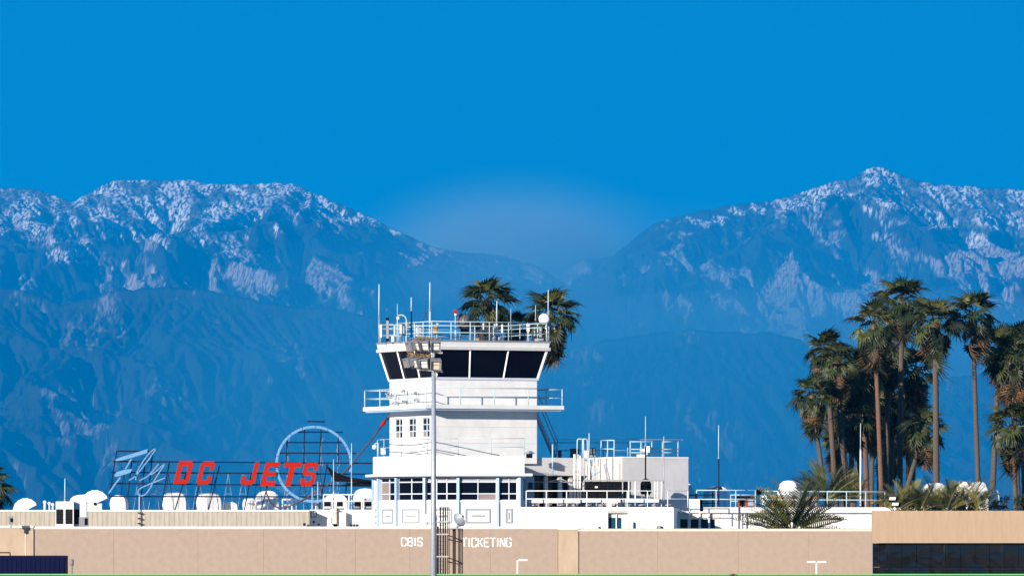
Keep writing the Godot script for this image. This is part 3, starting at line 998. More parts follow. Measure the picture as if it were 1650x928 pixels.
# ---------------------------------------------------------------- right of the tower: grey block, terrace, plant
func annex() -> void:
	var t := thing("annex_block", "pale grey two-faced block with railed roof, right of the tower", "building", P(980, 850, 0) * Vector3(1, 0, 1))
	var tn := tan(deg_to_rad(TURN))
	var A := P(845, 0, 1.6)
	var B := Vector2(P(946, 0, -0.1).x, 1.6 - (P(946, 0, -0.1).x - A.x) * tn)
	var C := Vector2(P(1003, 0, 4).x, 0.0)
	C.y = B.y + (C.x - B.x) / tn
	var D := Vector2(P(1110, 0, 3).x, 0.0)
	D.y = C.y - (D.x - C.x) * tn
	var a2 := Vector2(A.x, A.z)
	var y := func(py: float, z: float) -> float: return P(0, py, z).y
	# upper grey wall over the recess
	var xf := wall_frame(a2, B)
	var w := a2.distance_to(B)
	var s := st()
	box2(s, -0.5, w, y.call(767, 0), y.call(738, 0), -0.4, 0, xf)
	part(t, "fascia_wall", s, m.grey_wall)
	var lip := st()
	box2(lip, -0.5, w + 0.05, y.call(767.8, 0), y.call(766.8, 0), -0.42, 0.02, xf)
	part(t, "fascia_edge", lip, m.dark)
	# recessed dark glazing with columns before it
	for i in 4:
		var g := st()
		box2(g, w * i / 4.0 + 0.03, w * (i + 1) / 4.0 - 0.03, 5.0, y.call(766.9, 0), -1.3, -1.25, xf)
		part(t, "recess_pane", g, m.glass)
	for px in [881.5, 904.0, 921.5]:
		var c := st()
		var x: float = (P(px, 0, 1).x - A.x) / cos(deg_to_rad(TURN))
		box2(c, x - 0.11, x + 0.11, 5.0, y.call(767, 0), -0.3, -0.1, xf)
		part(t, "column", c, m.grey_wall)
	var bars := st(true)
	tube(bars, xf * Vector3(0.6, y.call(777, 0), -0.05), xf * Vector3(w - 0.1, y.call(777, 0), -0.05), 0.025)
	tube(bars, xf * Vector3(1.1, y.call(779, 0), -0.02), xf * Vector3(2.35, y.call(772, 0), -0.02), 0.025)
	tube(bars, xf * Vector3(2.35, y.call(772, 0), -0.02), xf * Vector3(2.9, y.call(778, 0), -0.02), 0.025)
	part(t, "brace_bar", bars, m.grey_wall)
	# block proper: sunlit left face and duller right-hand face
	s = st()
	var back := (D - C).orthogonal().normalized() * 6.0
	if back.y > 0: back = -back
	var ys := [4.5, y.call(738.3, 2)]
	var v := []
	for h in ys:
		for q in [C, D, D + back, B + (C - B) * -0.3]:
			v.append(Vector3(q.x, h, q.y))
	hexa(s, v)
	var blk := part(t, "block_wall", s, m.grey_wall)
	var cp := st()
	for e in [[B, C], [C, D]]:
		var f := wall_frame(e[0], e[1])
		box2(cp, 0.0, e[0].distance_to(e[1]), ys[1] - 0.02, ys[1] + 0.05, -0.25, 0.03, f)
	part(blk, "roof_edge", cp, m.white_clean)
	# vent hood on the parapet corner
	var hood := st()
	var hc := P(853, 738, 3)
	box(hood, hc + Vector3(0, 0.12, 0), Vector3(0.36, 0.24, 0.36))
	part(t, "vent_box", hood, m.dark)
	var hl := st()
	lathe(hl, [Vector2(0.36, 0.0), Vector2(0.12, 0.16), Vector2(0.0, 0.18)], 4, Transform3D(Basis.IDENTITY, hc + Vector3(0, 0.24, 0)))
	part(t, "vent_hood", hl, m.steel)
	# roof rails: pale near the ladder, darker far side
	var far := [P(893, 736, -4.5), P(1012, 736, -4.5)]
	railing(t, far, 24 * S(-4.5), [0.95, 0.42], 1.6, 0.03, m.rail, "far_railing")
	railing(t, [P(845, 736.5, 1.4), P(864, 736.5, 1.0)], 29 * S(1), [1.0, 0.5], 2.0, 0.022, m.rail)
	railing(t, [P(1016, 737.5, 2.5), P(1068, 737.5, 1.2), P(1093, 737.5, 0.4)], 27 * S(1), [0.95, 0.5, 0.3], 0.9, 0.035, m.rail)
	railing(t, [P(969, 737.5, 1.0), P(990, 737.5, 2.6)], 28 * S(1), [1.0, 0.5], 0.8, 0.036, m.rail)
	railing(t, [P(893, 710, -4.4), P(1100, 710, -4.4)], 0.06, [1.0], 40.0, 0.014, m.rail, "top_wire")
	# pipes and the ladder up the inner corner
	var pz := 1.4
	for e in [[926, 732, 812, 0.07], [931, 732, 812, 0.06], [935, 734, 812, 0.05]]:
		var c := st(true)
		tube(c, P(e[0], e[1], pz), P(e[0], e[2], pz), e[3], -1, 8)
		part(t, "riser_pipe", c, m.white_clean)
	var dn := st(true)
	tube(dn, P(890.5, 716, 2.2), P(890.5, 766, 2.2), 0.045)
	part(t, "downpipe", dn, m.trim_blue)
	for e in [[930, 940.5, 1.8], [938.5, 946.5, 2.6]]:
		var c := st(true)
		var pts := [P(e[0], 740, e[2]), P(e[0] + 0.4, 709, e[2]), P(e[0] + 2, 707.4, e[2]), P(e[1] - 1, 707.4, e[2]), P(e[1], 709, e[2]), P(e[1] + 1.4, 780, e[2])]
		path(c, pts, 0.035)
		part(t, "ladder_hoop", c, m.rail)
	var wl := thing("wall_ladder", "slim ladder leaning on sunlit white face of the grey block", "ladder", P(955, 770, 3.6))
	for dx in [0.0, 8.0]:
		var c := st(true)
		tube(c, P(949 + dx, 738, 3.2), P(956 + dx, 772, 3.9), 0.026)
		part(wl, "rail", c, m.rail)
	for i in 9:
		var c := st(true)
		var u := (i + 0.5) / 9.0
		tube(c, P(949, 738, 3.2).lerp(P(956, 772, 3.9), u), P(957, 738, 3.2).lerp(P(964, 772, 3.9), u), 0.018)
		part(wl, "rung", c, m.rail)
	# boxes and lamps on the block's roof
	for e in [["equipment_box", 899, 905, 726, 738, -2.0, "dark box beside the foot of the tower stair", m.dark], ["equipment_box", 919, 933, 723, 737, -2.2, "dark louvred box on grey roof beside ladder hoops", m.dark], ["equipment_box", 950, 960, 722, 733, 0.5, "black cased loudspeaker over the slim wall ladder", m.dark], ["equipment_box", 941, 950, 726, 738, 0.2, "pinkish white box behind the tall white whip", m.white_clean]]:
		var o := thing(e[0], e[6], "box", P((e[1] + e[2]) / 2.0, e[4], e[5]))
		var c := st()
		var p0 := P(e[1], e[4], e[5])
		var p1 := P(e[2], e[3], e[5])
		box2(c, p0.x, p1.x, p0.y, p1.y, e[5] - 0.3, e[5])
		var cas := part(o, "case", c, e[7])
		var lv := st()
		for q in 4:
			var yy := lerpf(p0.y, p1.y, 0.2 + q * 0.2)
			box2(lv, p0.x + 0.04, p1.x - 0.04, yy - 0.015, yy + 0.015, e[5], e[5] + 0.02)
		part(cas, "louvre", lv, m.grey_metal)
		var ft := st()
		box2(ft, p0.x + 0.02, p1.x - 0.02, p0.y - 0.12, p0.y - 0.002, e[5] - 0.25, e[5] - 0.05)
		part(o, "foot", ft, m.grey_metal)
	# two-bladed heater or loudspeaker cluster at the mast
	var horn := thing("roof_loudspeaker", "white horn loudspeaker cluster on the grey block's railed roof", "loudspeaker", P(1035, 738, 2))
	var c2 := st(true)
	lathe(c2, [Vector2(0.02, 0), Vector2(0.1, 0.12), Vector2(0.22, 0.3)], 12, Transform3D(Basis(Vector3(0, 0, 1), PI / 2), P(1040, 726, 2)))
	part(horn, "horn", c2, m.white_clean)
	c2 = st()
	box(c2, P(1043, 724, 2), Vector3(0.3, 0.36, 0.3))
	part(horn, "driver", c2, m.white_clean)
	c2 = st()
	box(c2, P(1034, 735, 2), Vector3(0.55, 0.18, 0.4))
	part(horn, "base", c2, m.white_clean)
	c2 = st(true)
	tube(c2, P(1043, 738, 2), P(1043, 720, 2), 0.04)
	part(horn, "stand", c2, m.white_clean)
	mast("whip_antenna", "white whip antenna on a dark pole rising before the grey block", 1040.5, 671, 718, 800, 6.5, 0.03, 0.05, m.dark)
	mast("whip_antenna", "short pale pole standing at right side of grey block", 1070, 703, 720, 815, 6.5, 0.025, 0.03, m.steel)
	mast("whip_antenna", "white whip on dark pole before the white domed shelter", 1158.5, 685, 738, 815, 7.0, 0.035, 0.05, m.navy_line)
	mast("whip_antenna", "tall white pipe beside the ladder hoops", 949.5, 698, 736, 812, 5.0, 0.045, 0.045, m.white_clean)
	mast("whip_antenna", "thin jointed pole rising over the black screens", 977.5, 730, 740, 812, 5.0, 0.02, 0.03, m.grey_metal)
	# the terrace in front, white with a rail
	var zt := 9.0
	var tr := thing("terrace_wing", "long white low wing with railed terrace full of plant", "building", P(960, 850, zt) * Vector3(1, 0, 1))
	var fx := Transform3D(Basis.IDENTITY, Vector3(0, 0, zt))
	var x0 := P(838.5, 0, zt).x
	var x1 := P(1086, 0, zt).x
	var hole := [P(980, 0, zt).x, P(1012, 0, zt).x, 3.0, P(0, 823, zt).y]
	s = st()
	var yt := P(0, 818.2, zt).y
	holed(s, fx, x0, x1, 0, yt, [hole], 0.35)
	quad(s, Vector3(x1, 0, zt), Vector3(x1, yt, zt), Vector3(P(1096, 0, 3).x, yt, 3.0), Vector3(P(1096, 0, 3).x, 0, 3.0))
	part(tr, "wall", s, m.white)
	s = st()
	box2(s, x0, x1 - 0.02, yt - 0.3, yt - 0.004, -3.0, zt - 0.02)
	part(tr, "terrace_floor", s, m.roofing)
	s = st()
	box2(s, x0, x1 - 0.02, yt - 0.001, yt + 0.04, zt - 0.3, zt + 0.03)
	part(tr, "edge_coping", s, m.white_clean)
	s = st()
	box2(s, hole[0], hole[1], 3.0, hole[3], zt - 0.4, zt - 0.3)
	var pn := part(tr, "recess_panel", s, m.coping)
	for e in [[981.2, 992.2], [994.8, 1001.5]]:
		var g := st()
		var ga := P(e[0], 834, zt)
		var gb := P(e[1], 856, zt)
		box2(g, ga.x, gb.x, gb.y, ga.y, zt - 0.298, zt - 0.28)
		part(pn, "pane", g, m.glass_teal)
	s = st()
	box2(s, P(993, 0, zt).x, P(994.2, 0, zt).x, 3.0, hole[3], zt - 0.296, zt - 0.2)
	part(pn, "post", s, m.white_clean)
	railing(tr, [P(848, 818, 8.7), P(1109, 818, 8.7)], 27 * S(9), [1.0, 0.52], 1.12, 0.03, m.white_clean)
	# wall lamp and boxes low on the white wall
	for e in [[939, 965, 848, 852, "narrow white fitting low on the terrace wing's wall", m.steel], [1058.5, 1065.5, 847.5, 853.5, "small dark vent low on the terrace wing's wall", m.dark], [1014, 1021, 841, 853, "grey meter box beside the teal window", m.housing]]:
		var o := thing("wall_box", e[4], "box", P(e[0], e[3], zt))
		var p0 := P(e[0], e[3], zt)
		var p1 := P(e[1], e[2], zt)
		var c := st()
		box2(c, p0.x, p1.x, p0.y, p1.y, zt + 0.002, zt + 0.2)
		var bd := part(o, "case", c, e[5])
		c = st()
		box2(c, p0.x + 0.03, p1.x - 0.03, p0.y + 0.02, p1.y - 0.02, zt + 0.2, zt + 0.215)
		part(bd, "cover", c, m.white_clean if e[5] != m.dark else m.grey_metal)
	# plant on the terrace: screened black units, pipes, a dark tank, ducts
	screen(943, 1003, 776, 808, 6.6, 5, "black screened plant enclosure on the terrace")
	screen(1005, 1017, 776, 808, 6.4, 1, "narrow black screen beside the white pipes")
	var tank := thing("round_tank", "black round tank with stack on the terrace, under the whip antenna", "tank", P(1041, 800, 5.5))
	var c3 := st(true)
	lathe(c3, [Vector2(0.0, 0.0), Vector2(0.26, 0.02), Vector2(0.31, 0.12), Vector2(0.31, 0.62), Vector2(0.2, 0.86), Vector2(0.0, 0.94)], 16, Transform3D(Basis.IDENTITY, P(1041, 797, 5.5)))
	part(tank, "tank_body", c3, m.dark)
	for dx in [-0.25, 0.25]:
		c3 = st(true)
		tube(c3, P(1041, 813, 5.5) + Vector3(dx, 0, 0), P(1041, 797, 5.5) + Vector3(dx * 0.8, 0.03, 0), 0.03)
		part(tank, "leg", c3, m.grey_metal)
	var bm := thing("pipe_rack", "grey pipe rack beam on white posts across the terrace plant", "pipe rack", P(1030, 812, 6.9))
	c3 = st()
	box2(c3, P(944, 0, 6.9).x, P(1071, 0, 6.9).x, P(0, 775.5, 6.9).y, P(0, 773, 6.9).y, 6.8, 6.95)
	part(bm, "beam", c3, m.grey_metal)
	for px in [1013.5, 1024, 1055.5, 1060, 1066.5]:
		c3 = st(true)
		tube(c3, P(px, 817, 6.9), P(px, 775.5, 6.9), 0.045)
		part(bm, "post", c3, m.white_clean)
	var duct := thing("terrace_duct", "long white roof duct along the terrace below the rail", "duct", P(960, 812, 7.4))
	for e in [[850, 935, 805.5, 810.5, 7.3], [937, 1000, 805, 809.5, 7.5], [1003, 1062, 804, 809.5, 7.3]]:
		c3 = st()
		var p0 := P(e[0], e[3], e[4])
		var p1 := P(e[1], e[2], e[4])
		box2(c3, p0.x, p1.x, p0.y, p1.y, e[4] - 0.35, e[4])
		part(duct, "duct_run", c3, m.white)
	for i in 14:
		c3 = st()
		var q := P(852 + i * 15.6, 817.6, 7.3)
		box(c3, q + Vector3(0, 0.12, -0.15), Vector3(0.09, 0.26, 0.3))
		part(duct, "foot", c3, m.grey_metal)
	for i in 11:
		var px := 861.0 + i * 21.5
		var names_ := ["dark valve box under the terrace duct", "small grey pump casing under the terrace duct"]
		var o := thing("pump_unit", "%s, %s from the rounded corner" % [names_[i % 2], ORDINAL[i / 2]], "pump", P(px, 818, 7.9), "pumps and valves along the terrace duct")
		c3 = st()
		box2(c3, P(px - 4, 0, 7.9).x, P(px + 3, 0, 7.9).x, P(0, 817.9, 7.9).y, P(0, 812.5, 7.9).y, 7.7, 7.95)
		part(o, "casing", c3, m.dark if i % 2 == 0 else m.housing)
		c3 = st(true)
		tube(c3, P(px - 4, 814.5, 7.96), P(px + 7, 812.8, 7.96), 0.05)
		part(o, "motor", c3, m.grey_metal)
	# dark pipe run and the white sheet cabinet near the block
	var cab := thing("meter_cabinet", "small white door cabinet against the recess, with blue window", "cabinet", P(852, 815, 6.2))
	c3 = st()
	box2(c3, P(839, 0, 6).x, P(861, 0, 6).x, yt, P(0, 768, 6).y, 3.2, 5.8)
	part(cab, "wall", c3, m.grey_wall)
	c3 = st()
	var wp := P(851, 788, 5.82)
	box2(c3, wp.x, P(858.5, 0, 5.82).x, wp.y, P(0, 777, 5.82).y, 5.802, 5.82)
	part(cab, "window", c3, m.glass_teal)
	c3 = st()
	box2(c3, wp.x - 0.05, P(859.5, 0, 5.82).x, P(0, 777, 5.8).y, P(0, 776, 5.8).y, 5.803, 5.86)
	part(cab, "window_head", c3, m.white_clean)

func mast(called: String, label: String, px: float, top: float, joint: float, foot: float, z: float, r_top: float, r_low: float, low: Material) -> void:
	var o := thing(called, label, "antenna", P(px, foot, z))
	var s := st(true)
	tube(s, P(px, foot, z), P(px, joint, z), r_low)
	part(o, "pole", s, low)
	s = st(true)
	tube(s, P(px, joint, z), P(px, top, z), r_top, r_top * 0.7)
	part(o, "whip", s, m.rail)
	s = st(true)
	tube(s, P(px, joint + 1.5, z), P(px, joint - 1.0, z), r_low * 1.35)
	part(o, "clamp", s, m.grey_metal)

func screen(pa: float, pb: float, pt: float, pbot: float, z: float, n: int, label: String) -> void:
	var o := thing("plant_screen", label, "screen", P((pa + pb) / 2, pbot, z))
	for i in n:
		var s := st()
		var a := P(lerpf(pa, pb, float(i) / n) + 0.3, pbot, z)
		var b := P(lerpf(pa, pb, float(i + 1) / n) - 0.3, pt, z)
		box2(s, a.x, b.x, a.y, b.y, z - 0.1, z)
		part(o, "screen_panel", s, m.black_screen)
		s = st()
		box2(s, a.x - 0.03, a.x, a.y, b.y + 0.04, z - 0.1, z + 0.03)
		part(o, "post", s, m.black_frame)
		if i == 1:
			s = st()
			box2(s, (a.x + b.x) / 2 - 0.08, (a.x + b.x) / 2 + 0.08, lerpf(a.y, b.y, 0.68), lerpf(a.y, b.y, 0.76), z, z + 0.02)
			part(o, "notice_plate", s, m.white_clean)
	var f := st()
	var q0 := P(pa, pbot, z)
	var q1 := P(pb, pbot, z)
	for u in [0.1, 0.5, 0.9]:
		box2(f, lerpf(q0.x, q1.x, u) - 0.04, lerpf(q0.x, q1.x, u) + 0.04, P(0, 818, 8).y, q0.y, z - 0.08, z - 0.02)
	part(o, "leg", f, m.grey_metal)

# ---------------------------------------------------------------- the low roofs on the right
func right_roofs() -> void:
	var z := 5.0
	var t := thing("east_wing", "low white wing with dark windows behind the feathery date palm", "building", P(1250, 850, z) * Vector3(1, 0, 1))
	var fx := Transform3D(Basis.IDENTITY, Vector3(0, 0, z))
	var yt := P(0, 826.5, z).y
	var holes := []
	for e in [[1096.5, 1108.5], [1113.5, 1126], [1130, 1142.5], [1145, 1152.5]]:
		holes.append([P(e[0], 0, z).x, P(e[1], 0, z).x, 3.0, P(0, 836.5, z).y])
	var s := st()
	holed(s, fx, P(1094, 0, z).x, P(1161, 0, z).x, 0, yt, holes, 0.2)
	part(t, "window_wall", s, m.coping)
	for i in 4:
		var h: Array = holes[i]
		s = st()
		box2(s, h[0], h[1], h[2], h[3], z - 0.16, z - 0.12)
		var w := part(t, "window", s, m.glass_brown if i < 2 else m.glass_teal)
		s = st()
		for q in 4:
			box2(s, lerpf(h[0], h[1], 0.2 * (q + 1)) - 0.008, lerpf(h[0], h[1], 0.2 * (q + 1)) + 0.008, h[2], h[3], z - 0.12, z - 0.11)
		part(w, "blind_slat", s, m.dark)
		s = st()
		box2(s, h[0] - 0.12, h[0] - 0.03, 0, yt, z, z + 0.15)
		part(t, "fin", s, m.white_clean)
	s = st()
	box2(s, P(1161, 0, z).x, P(1500, 0, z).x, 0, yt, z - 0.4, z - 0.02)
	part(t, "wall", s, m.white)
	s = st()
	box2(s, P(1134, 0, z).x, P(1500, 0, z).x, yt, P(0, 817.5, z).y, z - 14, z + 0.25)
	part(t, "roof_fascia", s, m.white)
	s = st()
	box2(s, P(1094, 0, z).x, P(1134, 0, z).x, yt, P(0, 824, z).y, z - 14, z + 0.2)
	part(t, "roof_slab", s, m.white)
	for px in [1190.5, 1196, 1203.5]:
		s = st(true)
		tube(s, P(px, 826, z + 0.06), P(px, 856, z + 0.06), 0.03)
		part(t, "downpipe", s, m.grey_metal if px != 1196 else m.white_clean)
	railing(t, [P(1123, 818, 4.8), P(1218, 818, 4.6)], 28 * S(5), [1.0, 0.48], 1.15, 0.035, m.rail)
	railing(t, [P(1178, 817.5, 0), P(1216, 817.5, 0)], 20 * S(0), [1.0, 0.5], 1.4, 0.03, m.rail)
	railing(t, [P(1233, 817.5, 4.7), P(1300, 818, 4.7), P(1334, 818, 4.7), P(1427, 818.5, 4.7)], 26 * S(5), [1.0, 0.48], 1.2, 0.035, m.rail)
	# boxes on that roof
	var cab := thing("roof_cabinet", "plain white cabinet at the open end of the east roof rail", "cabinet", P(1119, 824, 5))
	s = st()
	box2(s, P(1111, 0, 5).x, P(1128, 0, 5).x, P(0, 824, 5).y, P(0, 804, 5).y, 4.3, 5.1)
	var cc := part(cab, "case", s, m.white_clean)
	s = st()
	box2(s, P(1113, 0, 5).x, P(1125, 0, 5).x, P(0, 823, 5).y, P(0, 806, 5).y, 5.1, 5.12)
	part(cc, "door", s, m.white)
	s = st()
	box2(s, P(1120, 0, 5).x, P(1124, 0, 5).x, P(0, 804, 5).y, P(0, 795, 5).y, 4.6, 4.9)
	part(cab, "top_box", s, m.dark)
	var drum := thing("blue_drum", "dark blue drum behind the plain white roof cabinet", "drum", P(1130, 824, 4.6))
	s = st(true)
	lathe(s, [Vector2(0, 0), Vector2(0.11, 0), Vector2(0.11, 0.3), Vector2(0.1, 0.32), Vector2(0.11, 0.34), Vector2(0.11, 0.62), Vector2(0, 0.66)], 14, Transform3D(Basis.IDENTITY, P(1130, 824, 4.6)))
	part(drum, "barrel", s, m.navy)
	s = st(true)
	tube(s, P(1130, 805.5, 4.6), P(1130, 804, 4.6), 0.05)
	part(drum, "cap", s, m.grey_metal)
	var lamp := thing("swan_neck_lamp", "dark swan-neck lamp by the whip on the east roof", "lamp", P(1149, 816, 4))
	s = st(true)
	path(s, [P(1149, 818, 4), P(1149, 790, 4), P(1150.5, 787, 4), P(1154, 785, 4), P(1158, 784.5, 4)], 0.045)
	part(lamp, "neck", s, m.dark)
	s = st(true)
	lathe(s, [Vector2(0.02, 0.2), Vector2(0.1, 0.14), Vector2(0.14, 0.0), Vector2(0.0, 0.0)], 12, Transform3D(Basis.IDENTITY, P(1161, 789.5, 4)))
	part(lamp, "shade", s, m.dark)
	s = st()
	box(s, P(1149, 817, 4), Vector3(0.14, 0.2, 0.14))
	part(lamp, "base", s, m.dark)
	s = st(true)
	tube(s, P(1110, 798, 4.1), P(1159, 797.5, 4.1), 0.03)
	tube(s, P(1134, 811, 4.1), P(1159, 810.5, 4.1), 0.03)
	part(lamp, "arm", s, m.dark)
	for e in [[1190, 1218, 799.5, 817, 2.5, m.redbrown, m.dark, "dark red air handler with black grilles on the east roof"], [1244, 1276, 797, 817, 2.0, m.rust, m.steel, "rusty orange air handler under the barrel-vaulted shelter"], [1296, 1319, 800, 817, 2.6, m.redbrown, m.rust, "small red-brown air handler left of the upright palm"]]:
		var o := thing("air_handler", e[7], "air handler", P(e[0], e[3], e[4]), "air handlers on the east roof")
		var p0 := P(e[0], e[3], e[4])
		var p1 := P(e[1], e[2], e[4])
		s = st()
		box2(s, p0.x, p1.x, p0.y, p1.y - 0.12, e[4] - 0.8, e[4])
		var body := part(o, "body", s, e[5])
		s = st()
		box2(s, p0.x - 0.06, p1.x + 0.06, p1.y - 0.118, p1.y, e[4] - 0.86, e[4] + 0.06)
		part(o, "lid", s, e[6])
		for q in 2:
			s = st()
			var xa := lerpf(p0.x, p1.x, 0.08 + q * 0.5)
			box2(s, xa, xa + (p1.x - p0.x) * 0.3, lerpf(p0.y, p1.y, 0.12), lerpf(p0.y, p1.y, 0.7), e[4], e[4] + 0.015)
			part(body, "grille", s, m.dark if q == 0 else m.steel)
	var eb := thing("equipment_box", "green-grey equipment box beside rusty air handler on the east roof", "box", P(1284, 817, 1.8))
	s = st()
	var b0 := P(1272, 817, 1.6)
	var b1 := P(1290, 792, 1.6)
	box2(s, b0.x, b1.x, b0.y, b1.y, 0.9, 1.6)
	var ebb := part(eb, "case", s, m.steel)
	s = st()
	box2(s, b0.x + 0.06, b1.x - 0.06, b0.y + 0.1, b1.y - 0.1, 1.6, 1.62)
	part(ebb, "door", s, m.grey_metal)
	s = st()
	box2(s, b1.x, b1.x + 0.2, b0.y + 0.35, b0.y + 0.65, 1.3, 1.5)
	part(eb, "isolator", s, m.white_clean)
	var fl := thing("roof_floodlight", "black tilted floodlight at the corner of the east roof rail", "floodlight", P(1226, 817, 4))
	s = st()
	box(s, Vector3.ZERO, Vector3(0.34, 0.3, 0.16), Transform3D(Basis.from_euler(Vector3(-0.5, 0.6, 0.5)), P(1223, 793, 4)))
	part(fl, "housing", s, m.dark)
	s = st(true)
	tube(s, P(1229, 818, 4), P(1226, 797, 4), 0.05)
	part(fl, "post", s, m.white_clean)
	s = st()
	box(s, P(1231, 806, 4), Vector3(0.36, 0.5, 0.3))
	part(fl, "control_box", s, m.white_clean)
	mast("flag_pole", "slim white jointed pole standing among the tall palm trunks", 1387.5, 682, 724, 815, 4.0, 0.03, 0.05, m.white_clean)

# fan hood: a folded canopy of canvas segments round a hub, and a barrel vault; both seen over the roof edges
func fan_hood(label: String, px: float, py: float, r: float, z: float, from_deg: float, to_deg: float, deep: float, group := "canvas hoods behind the roof edge") -> void:
	var o := thing("canvas_hood", label, "hood", P(px, py, z), group)
	var c := P(px, py, z)
	var rr := r * S(z)
	var n := 7
	for i in n:
		var a := deg_to_rad(lerpf(from_deg, to_deg, float(i) / n))
		var b := deg_to_rad(lerpf(from_deg, to_deg, float(i + 1) / n))
		var s := st()
		var mid := (a + b) / 2
		var pa := c + Vector3(cos(a), sin(a), 0) * rr
		var pb := c + Vector3(cos(b), sin(b), 0) * rr
		var pm := c + Vector3(cos(mid), sin(mid), 0.06) * rr * 1.03
		var back := Vector3(0, 0, -deep)
		tri(s, c, pa, pm); tri(s, c, pm, pb)
		quad(s, pa, pa + back, pm + back, pm)
		quad(s, pm, pm + back, pb + back, pb)
		part(o, "canvas_segment", s, m.canvas)
	var h := st(true)
	tube(h, c + Vector3(0, 0, -deep), c + Vector3(0, 0, 0.06), 0.09, -1, 10)
	part(o, "hub", h, m.dark)
	var leg := st()
	box2(leg, c.x - rr * 0.9, c.x + rr * 0.5, P(0, 826, z).y, c.y + 0.02, z - deep, z - 0.02)
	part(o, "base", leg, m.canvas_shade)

func vault(label: String, pa: float, pb: float, pt: float, foot: float, z: float, turn: float, deep: float, cant := 0.22, group := "white vaulted shelters behind the roof edge") -> void:
	var w := (pb - pa) * S(z)
	var h := (foot - pt) * S(z)
	var o := thing("vaulted_shelter", label, "shelter", P((pa + pb) / 2, foot, z), group, true)
	o.rotation_degrees.y = turn
	var cs := absf(cos(deg_to_rad(turn)))
	var sn := absf(sin(deg_to_rad(turn)))
	var fw := maxf(0.4, (w - deep * sn) / cs)
	var poly := PackedVector2Array([Vector2(-fw * 0.43, 0), Vector2(-fw * 0.5, h * 0.4)])
	for i in 9:
		var a := PI - PI * (i + 0.5) / 9.0
		poly.append(Vector2(signf(cos(a)) * pow(absf(cos(a)), 0.75) * fw * 0.49, h * 0.4 + pow(sin(a), 0.75) * h * 0.6))
	poly.append(Vector2(fw * 0.5, h * 0.4))
	poly.append(Vector2(fw * 0.5, 0))
	poly.reverse()
	var s := st()
	prism(s, poly, -deep / 2, deep / 2)
	var shell := part(o, "shell", s, m.canvas)
	s = st()
	var inner := PackedVector2Array()
	for p in poly:
		inner.append(Vector2(p.x * 0.95, p.y * 0.96))
	prism(s, inner, deep / 2 + 0.002, deep / 2 + 0.03)
	part(shell, "end_sheet", s, m.white_clean)
	for u in [-0.28, 0.0, 0.28]:
		s = st()
		box2(s, u * fw - 0.012, u * fw + 0.012, 0.0, h * 0.8, deep / 2 + 0.03, deep / 2 + 0.045)
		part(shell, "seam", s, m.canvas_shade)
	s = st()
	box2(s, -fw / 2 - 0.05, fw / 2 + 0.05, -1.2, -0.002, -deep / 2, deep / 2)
	part(o, "base", s, m.canvas_shade)

